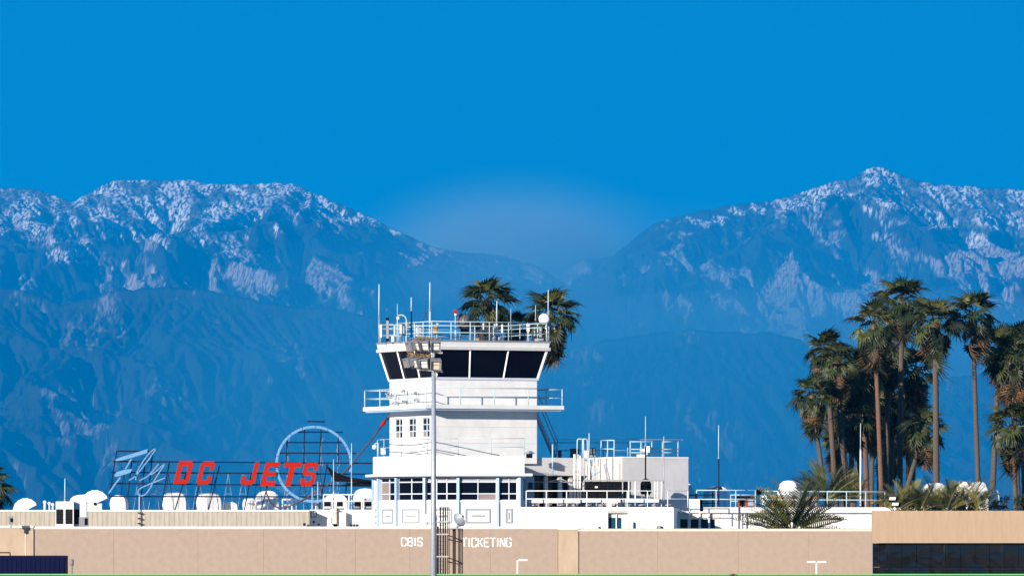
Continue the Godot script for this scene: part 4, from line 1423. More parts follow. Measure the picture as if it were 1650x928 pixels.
func left_roof_things() -> void:
	fan_hood("white fan hood standing alone at far end of ribbed roof", 40, 823, 20, -12, 28, 178, 0.8, "")
	fan_hood("white fan hood joined to the vault behind the louvred cabinet", 152, 812, 22, -12, 25, 175, 0.7, "")
	vault("white vault with a flat end behind the louvred roof cabinet", 110, 156, 797, 822, -13, 12, 0.7, 0.22, "")
	vault("white hood under the F of the blue script", 176, 206, 798, 823, -18, -18, 0.5, 0.22, "")
	vault("white shelter with chamfered front behind the red letter D", 260, 299, 794, 822, -18, 30, 0.9, 0.22, "")
	vault("white shelter with chamfered front between the letters C and J", 315, 356, 795, 822, -18, 30, 0.9, 0.22, "")
	vault("low white lean-to beside the shelter between C and J", 352, 382, 809, 822, -19, 10, 0.6, 0.1, "")
	vault("tall white shelter under the red letter E", 410, 449, 791, 822, -18, 10, 0.6, 0.22, "")
	vault("short white shelter under the red letter J", 390, 412, 803, 822, -19, 30, 0.7, 0.22, "")
	vault("wide white shelter behind the white rail under the dark wing", 520, 560, 797, 822, -4, 12, 0.9, 0.1, "")
	vault("white shelter tucked against the rounded terminal corner", 568, 606, 787, 822, -4, 10, 0.7, 0.3, "")
	# right of the tower
	vault("white vault edge showing behind the grey block", 1096, 1119, 779, 822, -8, 0, 0.6, 0.3, "")
	vault("white vaulted shelter behind the swan-neck lamp", 1133, 1176, 784, 822, -8, 22, 0.8, 0.3, "")
	vault("white barrel-vaulted shelter over the rusty air handler", 1253, 1299, 774.5, 818, -8, -28, 1.0, 0.3, "")
	vault("white vaulted shelter behind feathery planter palms and a leaning trunk", 1486, 1528, 778, 830, -10, 24, 0.8, 0.3, "")
	vault("left one of two joined white vaults behind the planter", 1539, 1572, 776, 830, -10, -20, 0.7, 0.3, "")
	vault("right one of two joined white vaults behind the planter", 1560, 1594, 776, 830, -9, 14, 0.6, 0.3, "")
	vault("low white vault beside the dark leafy bush", 1590, 1612, 788, 830, -10, 14, 0.5, 0.3, "")
	# louvred cabinet on the tan wall's roof
	var z := 24.0
	var o := thing("louvred_cabinet", "white roof cabinet with three dark louvre bays on the ribbed building", "cabinet", P(110, 848, z))
	var p0 := P(88.5, 849, z)
	var p1 := P(117.5, 808, z)
	var s := st()
	box2(s, p0.x, p1.x, p0.y, p1.y, z - 1.4, z)
	var body := part(o, "case", s, m.white)
	s = st()
	var q0 := P(117.5, 849, z)
	var q1 := P(137.5, 808, z)
	box2(s, q0.x + 0.02, q1.x, q0.y, q1.y, z - 1.4, z - 0.45)
	part(o, "side_case", s, m.white)
	for e in [[89.3, 100.8], [104.2, 115.8], [118.2, 126]]:
		s = st()
		var a := P(e[0], 844.5, z)
		var b := P(e[1], 820.5, z)
		var off := -0.45 if e[0] > 117 else 0.0
		box2(s, a.x, b.x, a.y, b.y, z + off, z + off + 0.01)
		var lv := part(body, "louvre_bay", s, m.dark)
		s = st()
		for k in 9:
			box2(s, a.x, b.x, lerpf(a.y, b.y, (k + 0.3) / 9.0), lerpf(a.y, b.y, (k + 0.55) / 9.0), z + off + 0.01, z + off + 0.03)
		part(lv, "slat", s, m.glass_brown)
	s = st()
	box2(s, P(126, 0, z).x, P(141, 0, z).x, P(0, 848, z).y, P(0, 833, z).y, z - 0.4, z - 0.1)
	var bx := part(o, "control_box", s, m.housing)
	s = st()
	box2(s, P(135, 0, z).x, P(140, 0, z).x, P(0, 846, z).y, P(0, 835, z).y, z - 0.1, z - 0.08)
	part(bx, "switch_plate", s, m.dark)
	mast("whip_antenna", "white whip rising from the louvred roof cabinet", 103.5, 771, 805, 812, 23.0, 0.04, 0.05, m.rail)
	# little vents left of it
	for e in [[71, 789, 5.0, "round-headed white vent pipe left of the louvred cabinet"], [78.5, 791, 3.0, "slim white vent pipe left of the louvred cabinet"], [84, 793, 4.0, "squat white vent pipe touching the louvred cabinet"]]:
		var v := thing("vent_pipe", e[3], "vent", P(e[0], 823, 0))
		s = st(true)
		tube(s, P(e[0], 823, 0), P(e[0], e[1] + 21, 0), e[2] * 0.4 * S(0), -1, 10)
		tube(s, P(e[0], e[1] + 21, 0), P(e[0], e[1] + 20, 0), e[2] * 0.4 * S(0), -1, 10)
		part(v, "pipe", s, m.white_clean)
		s = st(true)
		lathe(s, [Vector2(0.0, -0.09), Vector2(0.09, -0.06), Vector2(0.11, 0.0), Vector2(0.08, 0.07), Vector2(0, 0.1)], 10, Transform3D(Basis.IDENTITY, P(e[0], e[1] + 20, 0)))
		part(v, "cowl", s, m.canvas)
	# cameras and boxes on the edges
	for e in [[16.5, 838, 31.2, "small grey camera box at the far end of the tan wall"], [537, 832, 3.9, "tall cream box on the white wing's wall"]]:
		var w := thing("wall_box", e[3], "box", P(e[0], e[1] + 8, e[2]))
		s = st()
		box(s, P(e[0], e[1], e[2]), Vector3(0.24, 0.42, 0.3) if e[0] < 100 else Vector3(0.34, 0.85, 0.4))
		var k := part(w, "case", s, m.housing if e[0] < 100 else m.coping)
		s = st()
		box(s, P(e[0] + 0.5, e[1], e[2] + 0.17), Vector3(0.12, 0.2, 0.06) if e[0] < 100 else Vector3(0.2, 0.5, 0.1))
		part(k, "cover", s, m.dark if e[0] < 100 else m.canvas_shade)
		s = st()
		box(s, P(e[0], e[1] + 8, e[2]), Vector3(0.12, 0.3, 0.2))
		part(w, "bracket", s, m.grey_metal)
	var sb := thing("side_cabinet", "tall cream cabinet on the white wing under the rail", "cabinet", P(552, 851, 4.0))
	s = st()
	box2(s, P(546, 0, 4.0).x, P(557, 0, 4.0).x, P(0, 856, 4.0).y, P(0, 825.5, 4.0).y, 3.66, 4.1)
	var sbc := part(sb, "case", s, m.canvas)
	s = st()
	box2(s, P(547, 0, 4.0).x, P(551, 0, 4.0).x, P(0, 846, 4.0).y, P(0, 830, 4.0).y, 4.1, 4.12)
	part(sbc, "door", s, m.coping)
	for e in [[563, 577, "row of dark sockets low on the white wing's wall"], [537, 543, "dark socket pair low on the white wing's wall"]]:
		var k := thing("socket_row", e[2], "sockets", P(e[0], 849, 3.65))
		s = st()
		box2(s, P(e[0], 0, 3.6).x, P(e[1], 0, 3.6).x, P(0, 850, 3.6).y, P(0, 844, 3.6).y, 3.602, 3.64)
		part(k, "plate", s, m.steel)
		for q in 3:
			s = st()
			var xx := lerpf(e[0], e[1], (q + 0.5) / 3.0)
			box(s, P(xx, 847, 3.66), Vector3(0.09, 0.12, 0.06))
			part(k, "socket", s, m.dark)
	# ring antenna on a stub pole against the wall joint, and a clamped pole further left
	var ra := thing("ring_antenna", "dark ring on a thin pole against the white wing's end", "antenna", P(505, 848, 5.3))
	s = st(true)
	var c := P(505, 828.5, 5.3)
	for i in 20:
		var a0 := TAU * i / 20
		var a1 := TAU * (i + 1) / 20
		tube(s, c + Vector3(cos(a0), sin(a0), 0) * 0.18, c + Vector3(cos(a1), sin(a1), 0) * 0.18, 0.022, -1, 5)
	part(ra, "ring", s, m.dark)
	s = st(true)
	tube(s, P(505, 856, 5.3), P(505, 823.5, 5.3), 0.02)
	part(ra, "pole", s, m.rail_dark)
	for e in [[490, 845, 5], [505, 841, 4], [513, 845, 3]]:
		s = st()
		box(s, P(e[0], e[1], 5.35), Vector3(0.14, 0.03 * e[2], 0.08))
		part(ra, "clamp", s, m.dark)
	var cp := thing("clamped_pole", "white pole with dark clamps on the ribbed wall under the script", "pole", P(224, 846, 5.3))
	s = st(true)
	tube(s, P(223.5, 850, 5.2), P(223.5, 800, 5.2), 0.035)
	part(cp, "pole", s, m.rail)
	for py in [826.5, 835.5, 843.5]:
		s = st()
		box(s, P(223.5, py, 5.26), Vector3(0.18, 0.07, 0.1))
		part(cp, "clamp", s, m.dark)
	for e in [[502.5, 786, 812, "short white whip right of the letter S"], [511.5, 776, 812, "white whip with a red lamp box under the ring"], [537, 740, 790, "white whip rising before the dark wing"], [566, 714, 770, "tall white whip crossing the ring's edge"]]:
		mast("whip_antenna", e[3], e[0], e[1], e[2], 823, 2.6 if e[0] > 515 else 3.0, 0.03, 0.036, m.rail)
	var rl := thing("warning_lamp", "small red lamp box between two white whips by the ring", "lamp", P(508.5, 821, 3.1))
	s = st()
	box(s, P(508.5, 813, 3.1), Vector3(0.13, 0.15, 0.13))
	part(rl, "lens", s, m.redbrown)
	s = st(true)
	tube(s, P(508.5, 823, 3.1), P(508.5, 815, 3.1), 0.04)
	part(rl, "stem", s, m.white_clean)
	# plant behind the white wing's rail
	for i in 4:
		var px: float = [528.0, 548.0, 577.0, 594.0][i]
		var o2 := thing("roof_unit", ["white pump frame near the ring's lower edge", "cream box with a dark foot behind the wing rail", "grey fan unit behind the wing rail", "bluish condenser next to the rounded corner"][i], "roof unit", P(px, 822, 1.5), "small plant behind the wing rail")
		s = st()
		box2(s, P(px - 8, 0, 1.5).x, P(px + 7, 0, 1.5).x, P(0, 819, 1.5).y, P(0, 803 + 2 * (i % 3), 1.5).y, 0.9, 1.5)
		var bd := part(o2, "case", s, [m.canvas, m.coping, m.housing, m.steel][i])
		s = st()
		box2(s, P(px - 6, 0, 1.5).x, P(px + 4, 0, 1.5).x, P(0, 816, 1.5).y, P(0, 808, 1.5).y, 1.5, 1.52)
		part(bd, "grille", s, m.dark)
		s = st()
		box2(s, P(px - 8, 0, 1.5).x, P(px + 6, 0, 1.5).x, P(0, 823, 1.5).y, P(0, 819.1, 1.5).y, 1.0, 1.45)
		part(o2, "foot", s, m.dark)
	var st_ := thing("steel_frame", "little white steel frame behind the trail's lowest bend", "frame", P(466, 823, -12))
	for px in [455.0, 463.0, 470.0, 477.0]:
		s = st()
		tube(s, P(px, 824, -12), P(px, 805, -12), 0.05, -1, 4)
		part(st_, "post", s, m.white_clean)
	for py in [805.0, 813.0]:
		s = st()
		tube(s, P(454, py, -12), P(478, py, -12), 0.05, -1, 4)
		part(st_, "beam", s, m.white_clean)

# ---------------------------------------------------------------- the rooftop letter sign
const CAPITALS := {   # convex pieces in a unit cell, butted together
	"D": [[0, 0, 0.32, 0, 0.32, 1, 0, 1], [0.32, 0.8, 0.7, 0.8, 0.98, 0.88, 0.86, 1, 0.32, 1], [0.32, 0, 0.84, 0, 0.98, 0.12, 0.7, 0.2, 0.32, 0.2], [0.7, 0.2, 0.98, 0.12, 0.98, 0.88, 0.7, 0.8]],
	"C": [[0, 0.12, 0.14, 0, 0.3, 0.2, 0.3, 0.8, 0.14, 1, 0, 0.88], [0.14, 1, 0.3, 0.8, 0.7, 0.8, 0.98, 0.88, 0.86, 1], [0.14, 0, 0.84, 0, 0.98, 0.12, 0.7, 0.2, 0.3, 0.2], [0.7, 0.2, 0.98, 0.12, 0.98, 0.38, 0.7, 0.38], [0.7, 0.6, 0.98, 0.6, 0.98, 0.88, 0.7, 0.8]],
	"J": [[0.66, 0.2, 0.96, 0.12, 0.96, 1, 0.66, 1], [0.14, 0, 0.82, 0, 0.96, 0.12, 0.66, 0.2, 0.3, 0.2], [0, 0.12, 0.14, 0, 0.3, 0.2, 0.3, 0.4, 0, 0.4]],
	"E": [[0, 0, 0.31, 0, 0.31, 1, 0, 1], [0.31, 0.8, 0.98, 0.8, 0.98, 1, 0.31, 1], [0.31, 0.41, 0.86, 0.41, 0.86, 0.6, 0.31, 0.6], [0.31, 0, 0.98, 0, 0.98, 0.2, 0.31, 0.2]],
	"T": [[0, 0.8, 1, 0.8, 1, 1, 0, 1], [0.34, 0, 0.66, 0, 0.66, 0.8, 0.34, 0.8]],
	"S": [[0.12, 1, 0, 0.88, 0.3, 0.78, 0.98, 0.86, 0.86, 1], [0, 0.88, 0, 0.58, 0.3, 0.62, 0.3, 0.78], [0.0, 0.58, 0.14, 0.44, 0.98, 0.46, 0.86, 0.6, 0.3, 0.62], [0.7, 0.22, 0.98, 0.12, 0.98, 0.46, 0.7, 0.453], [0, 0.14, 0.14, 0, 0.86, 0, 0.98, 0.12, 0.7, 0.22], [0, 0.14, 0.3, 0.18, 0.3, 0.32, 0, 0.32], [0.7, 0.66, 0.98, 0.68, 0.98, 0.86, 0.7, 0.827]],
}

func sign_pts(a: Array, z: float, lift := 0.0) -> PackedVector2Array:
	var out := PackedVector2Array()
	for k in range(0, a.size(), 2):
		var p := P(a[k], a[k + 1], z)
		out.append(Vector2(p.x, p.y))
	return out

func smooth_line(a: Array, z: float) -> PackedVector2Array:
	var c := Curve2D.new()
	var pts := sign_pts(a, z)
	for i in pts.size():
		var t := (pts[mini(i + 1, pts.size() - 1)] - pts[maxi(i - 1, 0)]) / 6.0
		c.add_point(pts[i], -t, t)
	return c.tessellate(4, 3.0)

func rooftop_sign() -> void:
	var z := -8.0
	var o := thing("rooftop_sign", "rooftop letter sign reading Fly DC JETS with pale blue ring", "sign", P(370, 822, z))
	# red capitals, leaning
	for e in [["D", 278.5, 303.0, 743.0, 780.0], ["C", 315.0, 338.0, 743.5, 781.0], ["J", 385.5, 409.5, 744.5, 781.5], ["E", 418.5, 442.5, 745.0, 783.0], ["T", 449.0, 477.5, 745.5, 783.5], ["S", 481.5, 505.0, 745.5, 783.0]]:
		var s := st()
		var back := st()
		for piece in CAPITALS[e[0]]:
			var poly := PackedVector2Array()
			for k in range(0, piece.size(), 2):
				var p := P(lerpf(e[1], e[2], piece[k]) + 9.5 * piece[k + 1], lerpf(e[4], e[3], piece[k + 1]), z)
				poly.append(Vector2(p.x, p.y))
			if Geometry2D.is_polygon_clockwise(poly):
				poly.reverse()
			prism(s, poly, z + 0.2, z + 0.26)
			prism(back, poly, z, z + 0.198)
		var l := part(o, "letter", s, m.red)
		l.set_meta("label", "red slanted capital letter " + e[0])
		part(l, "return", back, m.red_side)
	# the script word: two brush bars, stems and the joined strokes
	for e in [[[184.5, 741, 192, 737.5, 221, 728.5, 237.5, 723.5, 236, 730, 214, 737, 193, 742.5, 186.5, 743]], [[183, 767, 187, 760.5, 200, 757, 212.5, 755.5, 209.5, 761.5, 197, 765.5, 187, 768.5]]]:
		var s := st()
		var poly := sign_pts(e[0], z)
		if Geometry2D.is_polygon_clockwise(poly):
			poly.reverse()
		prism(s, poly, z + 0.16, z + 0.24)
		part(o, "script_bar", s, m.sign_blue)
	for e in [[1.15, [211, 739.5, 206, 748, 201, 756]], [1.25, [193, 769, 184, 781, 174.5, 795]], [0.95, [207, 774, 217, 767.5, 226, 757, 240, 739, 250.5, 723]], [0.95, [250.5, 723, 245, 725.5, 235, 736, 224, 753, 218.5, 765, 218, 773.5]], [0.95, [223.5, 774.5, 236, 768, 246, 758, 254.5, 748]], [0.95, [241, 765, 250, 760, 259, 752, 266.5, 745.5]], [0.95, [266.5, 745.5, 258, 758, 248, 774, 240, 788, 233, 797, 226, 799]], [0.95, [226, 799, 221.5, 795.5, 223, 789, 231, 784, 245, 778, 265, 770]]]:
		var s := st()
		for poly in Geometry2D.offset_polyline(smooth_line(e[1], z), e[0] * S(z), Geometry2D.JOIN_ROUND, Geometry2D.END_ROUND):
			if not Geometry2D.is_polygon_clockwise(poly):
				prism(s, poly, z + 0.16, z + 0.24)
		part(o, "script_stroke", s, m.sign_blue)
		s = st()
		for poly in Geometry2D.offset_polyline(smooth_line(e[1], z), e[0] * 0.7 * S(z), Geometry2D.JOIN_ROUND, Geometry2D.END_ROUND):
			if not Geometry2D.is_polygon_clockwise(poly):
				prism(s, poly, z + 0.02, z + 0.155, Transform3D(Basis.IDENTITY, Vector3(-0.045, 0.03, 0)))
		part(o, "stroke_channel", s, m.navy_line)
	# ring in flat segments, open where the wing passes
	var c := P(505, 748, z)
	var r := 60.0 * S(z)
	for i in 16:
		var a0 := deg_to_rad(-12.0 + i * 20.0)
		var a1 := deg_to_rad(-12.0 + (i + 1) * 20.0 - 0.8)
		if i == 16: break
		for lay in 2:
			var s := st()
			for k in 4:
				var b0 := lerpf(a0, a1, k / 4.0)
				var b1 := lerpf(a0, a1, (k + 1) / 4.0)
				var v := []
				var ro := r + 0.075 - lay * 0.02
				var ri := r - 0.075 + lay * 0.02
				for zz in [z - 0.02, z + 0.06] if lay == 0 else [z - 0.2, z - 0.022]:
					var sh := Vector3(-0.05, 0.03, 0) * lay
					v.append_array([c + sh + Vector3(cos(b0) * ri, sin(b0) * ri, zz - z), c + sh + Vector3(cos(b0) * ro, sin(b0) * ro, zz - z), c + sh + Vector3(cos(b1) * ro, sin(b1) * ro, zz - z), c + sh + Vector3(cos(b1) * ri, sin(b1) * ri, zz - z)])
				hexa(s, v)
			part(o, "ring_segment" if lay == 0 else "ring_channel", s, m.sign_blue if lay == 0 else m.navy_line)
	# the dark trail that loops under the letters and climbs to the tower, with its red nose
	var tl := st(true)
	var line := smooth_line([427.5, 783, 429, 795, 435, 808, 445, 817, 458, 818, 475, 812, 495, 801, 525, 783, 552, 763, 575, 738, 600, 706, 617, 684], z)
	for i in line.size() - 1:
		tube(tl, Vector3(line[i].x, line[i].y, z + 0.1), Vector3(line[i + 1].x, line[i + 1].y, z + 0.1), 0.05)
	part(o, "trail", tl, m.trail)
	tl = st(true)
	tube(tl, P(613, 688, z + 0.1), P(618, 681, z + 0.1), 0.06, 0.13, 8)
	tube(tl, P(618, 681, z + 0.1), P(622, 676.5, z + 0.1), 0.13, 0.03, 8)
	part(o, "trail_nose", tl, m.red)
	tl = st(true)
	tube(tl, P(622, 676.5, z + 0.1), P(631, 665, z + 0.1), 0.1, 0.12)
	part(o, "trail_tip", tl, m.trail)
	for e in [[524, 748, 532, 755, 545, 763, 565, 769.5, 590, 773, 606, 774, 606, 781, 570, 777, 540, 776, 534, 768], [545, 783.5, 562, 778, 580, 776.5, 606, 778, 606, 784.5, 575, 784]]:
		var s := st()
		var poly := sign_pts(e, z)
		if Geometry2D.is_polygon_clockwise(poly):
			poly.reverse()
		prism(s, poly, z + 0.1, z + 0.2)
		part(o, "wing_panel", s, m.dark)
	# frame: long bars, upright posts, leaning struts and light diagonals behind
	for e in [[187, 727, 243, 727], [180, 743.5, 600, 746.5], [178, 761, 604, 764], [176, 779, 604, 783], [176, 800, 580, 800.5], [447, 730, 574, 730.5], [462, 713, 552, 713], [474, 696, 552, 696.5], [495, 679, 523, 679.5]]:
		var s := st()
		tube(s, P(e[0], e[1], z - 0.12), P(e[2], e[3], z - 0.12), 0.042, -1, 4)
		part(o, "frame_bar", s, m.navy_line)
	for e in [[187, 727, 175, 800], [272, 745, 258, 822], [300, 760, 281, 822], [320, 780, 312, 822], [353, 750, 335, 822], [404, 764, 393, 822], [431, 780, 420, 822], [462, 705, 461, 748], [490, 688, 489, 748], [517, 688, 514, 748], [545, 700, 545, 748], [527, 748, 513, 822], [560, 770, 552, 822], [233, 743, 224, 822], [245, 727, 240, 779], [211, 745, 205, 800]]:
		var s := st()
		tube(s, P(e[0], e[1], z - 0.17), P(e[2], e[3], z - 0.17), 0.036, -1, 4)
		part(o, "frame_post", s, m.navy_line)
	for i in 15:
		var px := 190.0 + i * 24.0
		var s := st()
		tube(s, P(px, 822, z - 1.1), P(px + 9, 764, z - 0.2), 0.016, -1, 4)
		tube(s, P(px + 18, 822, z - 1.1), P(px + 9, 764, z - 0.2), 0.016, -1, 4)
		tube(s, P(px + 4, 796, z - 0.7), P(px + 14, 796, z - 0.7), 0.014, -1, 4)
		part(o, "lattice_brace", s, m.steel if i % 3 else m.navy_line)
	for i in 4:
		var px := 462.0 + i * 27.0
		var s := st()
		tube(s, P(px, 822, z - 1.6), P(px + 1, 700 if i in [1, 2] else 714, z - 0.2), 0.024, -1, 4)
		for k in 5:
			tube(s, P(px - 1 + (k % 2) * 5, 806 - k * 20, z - 1.3), P(px + 4 - (k % 2) * 5, 786 - k * 20, z - 1.1), 0.014, -1, 4)
		part(o, "lattice_brace", s, m.steel)

# ---------------------------------------------------------------- aerials and gear on the tower roof
func tower_roof_things() -> void:
	var f := 552.0
	mast("whip_antenna", "thick white whip on the tower roof's west corner", 610.5, 458, 508, f, 0.0, 0.05, 0.045, m.steel)
	mast("whip_antenna", "thin white whip over a white ball on the tower roof", 640, 490, 512, f, 1.5, 0.025, 0.035, m.rail)
	mast("whip_antenna", "white whip on dark stub between ball and tallest whip", 662.5, 479, 500, f, 2.5, 0.045, 0.04, m.dark)
	mast("whip_antenna", "tallest white whip on the tower roof over the floodlight mast", 692.5, 455, 500, f, 3.5, 0.05, 0.06, m.rail)
	mast("whip_antenna", "white whip in front of the hidden palm's trunk", 800.5, 485, 520, f, 1.0, 0.05, 0.05, m.white_clean)
	mast("whip_antenna", "dark thin aerial between the two hidden palms", 823, 497, 530, f, 0.5, 0.02, 0.03, m.dark)
	mast("whip_antenna", "dark thin aerial left of the white drum dish", 863, 492, 515, f, -0.5, 0.025, 0.04, m.rail_dark)
	mast("whip_antenna", "white whip directly over the white drum dish", 883.5, 467, 505, f, -1.2, 0.045, 0.05, m.rail)
	mast("warning_mast", "white pole carrying a red box lamp beside the dark beacon", 733.5, 508, 530, f, 3.8, 0.035, 0.04, m.rail)
	var s: SurfaceTool
	var rl := thing("warning_lamp", "red box lamp on a pole beside the dark beacon drum", "lamp", P(733.5, 508, 3.8))
	s = st()
	box(s, P(733.5, 502.5, 3.8), Vector3(0.2, 0.19, 0.2))
	part(rl, "lens", s, m.red)
	s = st()
	box(s, P(733.5, 506.5, 3.8), Vector3(0.12, 0.1, 0.12))
	part(rl, "base", s, m.white_clean)
	# the ball with its curved pipe
	var ball := thing("sensor_ball", "white ball sensor with curved pipe on the tower roof", "sensor", P(641, 552, 1.5))
	s = st(true)
	lathe(s, [Vector2(0, -0.1), Vector2(0.08, -0.07), Vector2(0.1, 0), Vector2(0.08, 0.07), Vector2(0, 0.1)], 12, Transform3D(Basis.IDENTITY, P(641.3, 512.5, 1.75)))
	part(ball, "ball", s, m.white_clean)
	s = st(true)
	path(s, [P(641.5, 508, 1.7), P(648, 507.5, 1.7), P(652, 510, 1.7), P(654.5, 514, 1.7), P(655, 552, 1.7)], 0.04)
	part(ball, "curved_pipe", s, m.rail)
	var dc := thing("discone_antenna", "thin dark discone aerial right of the floodlight mast", "antenna", P(685, 552, 3.0))
	s = st()
	tube(s, P(685.5, 552, 3), P(685.5, 484, 3), 0.014, -1, 4)
	part(dc, "stem", s, m.rail_dark)
	for q in [[679, 504, 692, 504], [685.5, 503, 681, 520], [685.5, 503, 690, 520], [685.5, 503, 686, 515]]:
		s = st()
		tube(s, P(q[0], q[1], 3), P(q[2], q[3], 3), 0.014, -1, 4)
		part(dc, "spoke", s, m.rail_dark)
	# rotating beacon
	var b := thing("rotating_beacon", "dark grey rotating beacon drum on the tower roof", "beacon", P(749, 552, 3.2))
	var ax := Transform3D(Basis(Vector3(0, 1, 0), -0.5) * Basis(Vector3(0, 0, 1), PI / 2), P(749, 518, 3.2))
	s = st(true)
	lathe(s, [Vector2(0, -0.36), Vector2(0.3, -0.36), Vector2(0.42, -0.28), Vector2(0.44, 0.28), Vector2(0.38, 0.34), Vector2(0.0, 0.34)], 20, ax)
	part(b, "drum", s, m.beacon)
	s = st(true)
	lathe(s, [Vector2(0.0, 0.36), Vector2(0.36, 0.35), Vector2(0.39, 0.345)], 20, ax)
	part(b, "lens", s, m.glass)
	for u in [-0.2, 0.0, 0.2]:
		s = st()
		lathe(s, [Vector2(0.445, u - 0.03), Vector2(0.47, u), Vector2(0.445, u + 0.03)], 20, ax)
		part(b, "rib", s, m.beacon)
	s = st()
	box(s, P(749, 535, 3.2), Vector3(0.5, 0.3, 0.4))
	part(b, "yoke", s, m.dark)
	for dx in [-0.25, 0.25]:
		s = st()
		tube(s, P(749, 552, 3.2) + Vector3(dx * 1.3, 0, 0), P(749, 538, 3.2) + Vector3(dx, 0, 0), 0.045, -1, 4)
		part(b, "leg", s, m.grey_metal)
	# drum dish and its camera neighbour
	var d := thing("drum_dish", "round white drum dish on the tower roof's east corner", "dish", P(877, 552, -0.8))
	var dx2 := Transform3D(Basis(Vector3.UP, -0.25) * Basis(Vector3(1, 0, 0), PI / 2), P(877, 514, -0.6))
	s = st(true)
	lathe(s, [Vector2(0, 0.14), Vector2(0.3, 0.12), Vector2(0.31, 0.08), Vector2(0.31, -0.12), Vector2(0, -0.16)], 24, dx2)
	part(d, "drum", s, m.white_clean)
	s = st()
	box(s, P(878, 513.5, -0.44), Vector3(0.07, 0.05, 0.02))
	part(d, "badge", s, m.grey_metal)
	s = st(true)
	tube(s, P(884.5, 552, -1.0), P(884.5, 500, -1.0), 0.05)
	tube(s, P(884.5, 514, -1.0), P(879, 514, -0.8), 0.04)
	part(d, "stand", s, m.grey_metal)
	var fl := thing("roof_floodlight", "cream floodlight hung outside the tower roof's east corner", "floodlight", P(892, 527, -1.4))
	s = st()
	box(s, Vector3.ZERO, Vector3(0.26, 0.16, 0.2), Transform3D(Basis.from_euler(Vector3(0.2, 0.3, -0.6)), P(891.5, 523, -1.4)))
	part(fl, "housing", s, m.white_clean)
	s = st()
	box(s, P(891.5, 528.5, -1.4), Vector3(0.2, 0.12, 0.2))
	part(fl, "visor", s, m.canvas)
	s = st(true)
	tube(s, P(884.5, 526, -1.2), P(892, 525, -1.4), 0.035)
	part(fl, "arm", s, m.steel)
	# boxed gear along the rail
	var gear := [[613, 523, 544, 4, m.white_clean, -0.3, "white panel aerial at the roof rail's west end"], [624, 512, 550, 5, m.dark, 0.8, "black slatted aerial post by the west roof rail"], [635.5, 525, 541, 3, m.rail, 1.2, "pale slim panel aerial left of the ball sensor"], [645.5, 523, 537, 3, m.white_clean, 1.8, "short white panel aerial right of the ball sensor"], [650, 523, 540, 4, m.dark, 1.7, "black receiver box under the curved pipe"], [671, 524, 542, 3, m.rail, 2.6, "pale panel aerial left of the lamp mast"], [677, 524, 542, 5, m.steel, 2.9, "steel framed panel aerial behind the lamp mast"], [681.5, 525, 540, 3, m.dark, 3.0, "black narrow case behind the lamp mast"], [701, 524, 538, 7, m.nest, 4.0, "straw coloured clump on the roof rail"], [704.5, 521, 530, 3, m.white_clean, 3.9, "white box behind the straw coloured clump"], [778, 521, 532, 4, m.white_clean, 2.4, "white panel aerial in front of red palm trunk"], [797, 522, 536, 2.5, m.rail, 1.4, "pale panel aerial next to the roof's middle whip"], [809, 523, 537, 3, m.white_clean, 1.0, "white panel aerial behind a roof rail post"], [791, 540, 549, 12, m.steel, 1.5, "low grey case under the roof rail"], [803, 541, 549, 6, m.dark, 1.2, "low dark case beside the grey case"], [769, 545, 551, 6, m.nest, 3.0, "small straw nest at foot of the roof rail"], [851, 522, 534, 5, m.coping, -0.4, "tan box on a post by the east roof rail"], [861, 525, 545, 3, m.dark, -0.6, "dark case left of the white drum dish's post"], [871, 526, 543, 4, m.steel, -0.7, "steel case under the white drum dish"], [880, 523, 531, 3, m.white_clean, -0.9, "white bracket box under the drum dish"], [869, 545, 551, 16, m.dark, -0.4, "coil of dark cable at the roof's east corner"], [632, 542, 551, 5, m.canvas, 0.6, "cream junction box by the black aerial post"]]
	for e in gear:
		var o := thing("roof_gear", e[6], "aerial" if "aerial" in e[6] else "box", P(e[0], 552, e[5]))
		s = st()
		var w: float = e[3]
		var pa := P(e[0] - w / 2, e[2], e[5])
		var pb := P(e[0] + w / 2, e[1], e[5])
		box2(s, pa.x, pb.x, pa.y, pb.y, e[5] - 0.12, e[5])
		var bd := part(o, "case", s, e[4])
		s = st()
		box2(s, pa.x + 0.02, pb.x - 0.02, lerpf(pa.y, pb.y, 0.12), lerpf(pa.y, pb.y, 0.88), e[5] + 0.001, e[5] + 0.02)
		part(bd, "cover", s, m.grey_metal if e[4] == m.dark else e[4])
		s = st(true)
		tube(s, P(e[0], 552.2, e[5] - 0.16), P(e[0], e[1] + 1, e[5] - 0.16), 0.022)
		part(o, "bracket_pole", s, m.steel)
	# loose cables along the roof
	for e in [[[700, 538, 716, 541, 731, 543, 745, 543], 4.1, "dark cable sagging along the roof rail beside the beacon"], [[815, 540, 826, 548, 838, 541, 850, 544, 862, 537], 0.6, "dark cable looped along the roof rail's east half"], [[858, 545, 863, 556, 865, 566], 1.4, "dark cable end hanging over the cab's fascia"]]:
		var o := thing("roof_cable", e[2], "cable", P(e[0][0], e[0][1], e[1]))
		s = st(true)
		var l := smooth_line(e[0], e[1])
		for i in l.size() - 1:
			tube(s, Vector3(l[i].x, l[i].y, e[1]), Vector3(l[i + 1].x, l[i + 1].y, e[1]), 0.022, -1, 5)
		part(o, "cable", s, m.dark)
	# camera on the left end of the lower terrace rail
	var cm := thing("rail_camera", "white dome camera on the terrace rail left of the tower", "camera", P(605, 735, 4.2))
	s = st(true)
	lathe(s, [Vector2(0, 0.14), Vector2(0.13, 0.12), Vector2(0.13, 0), Vector2(0.1, -0.08), Vector2(0, -0.13)], 12, Transform3D(Basis.IDENTITY, P(603, 721, 4.2)))
	part(cm, "dome", s, m.white_clean)
	s = st(true)
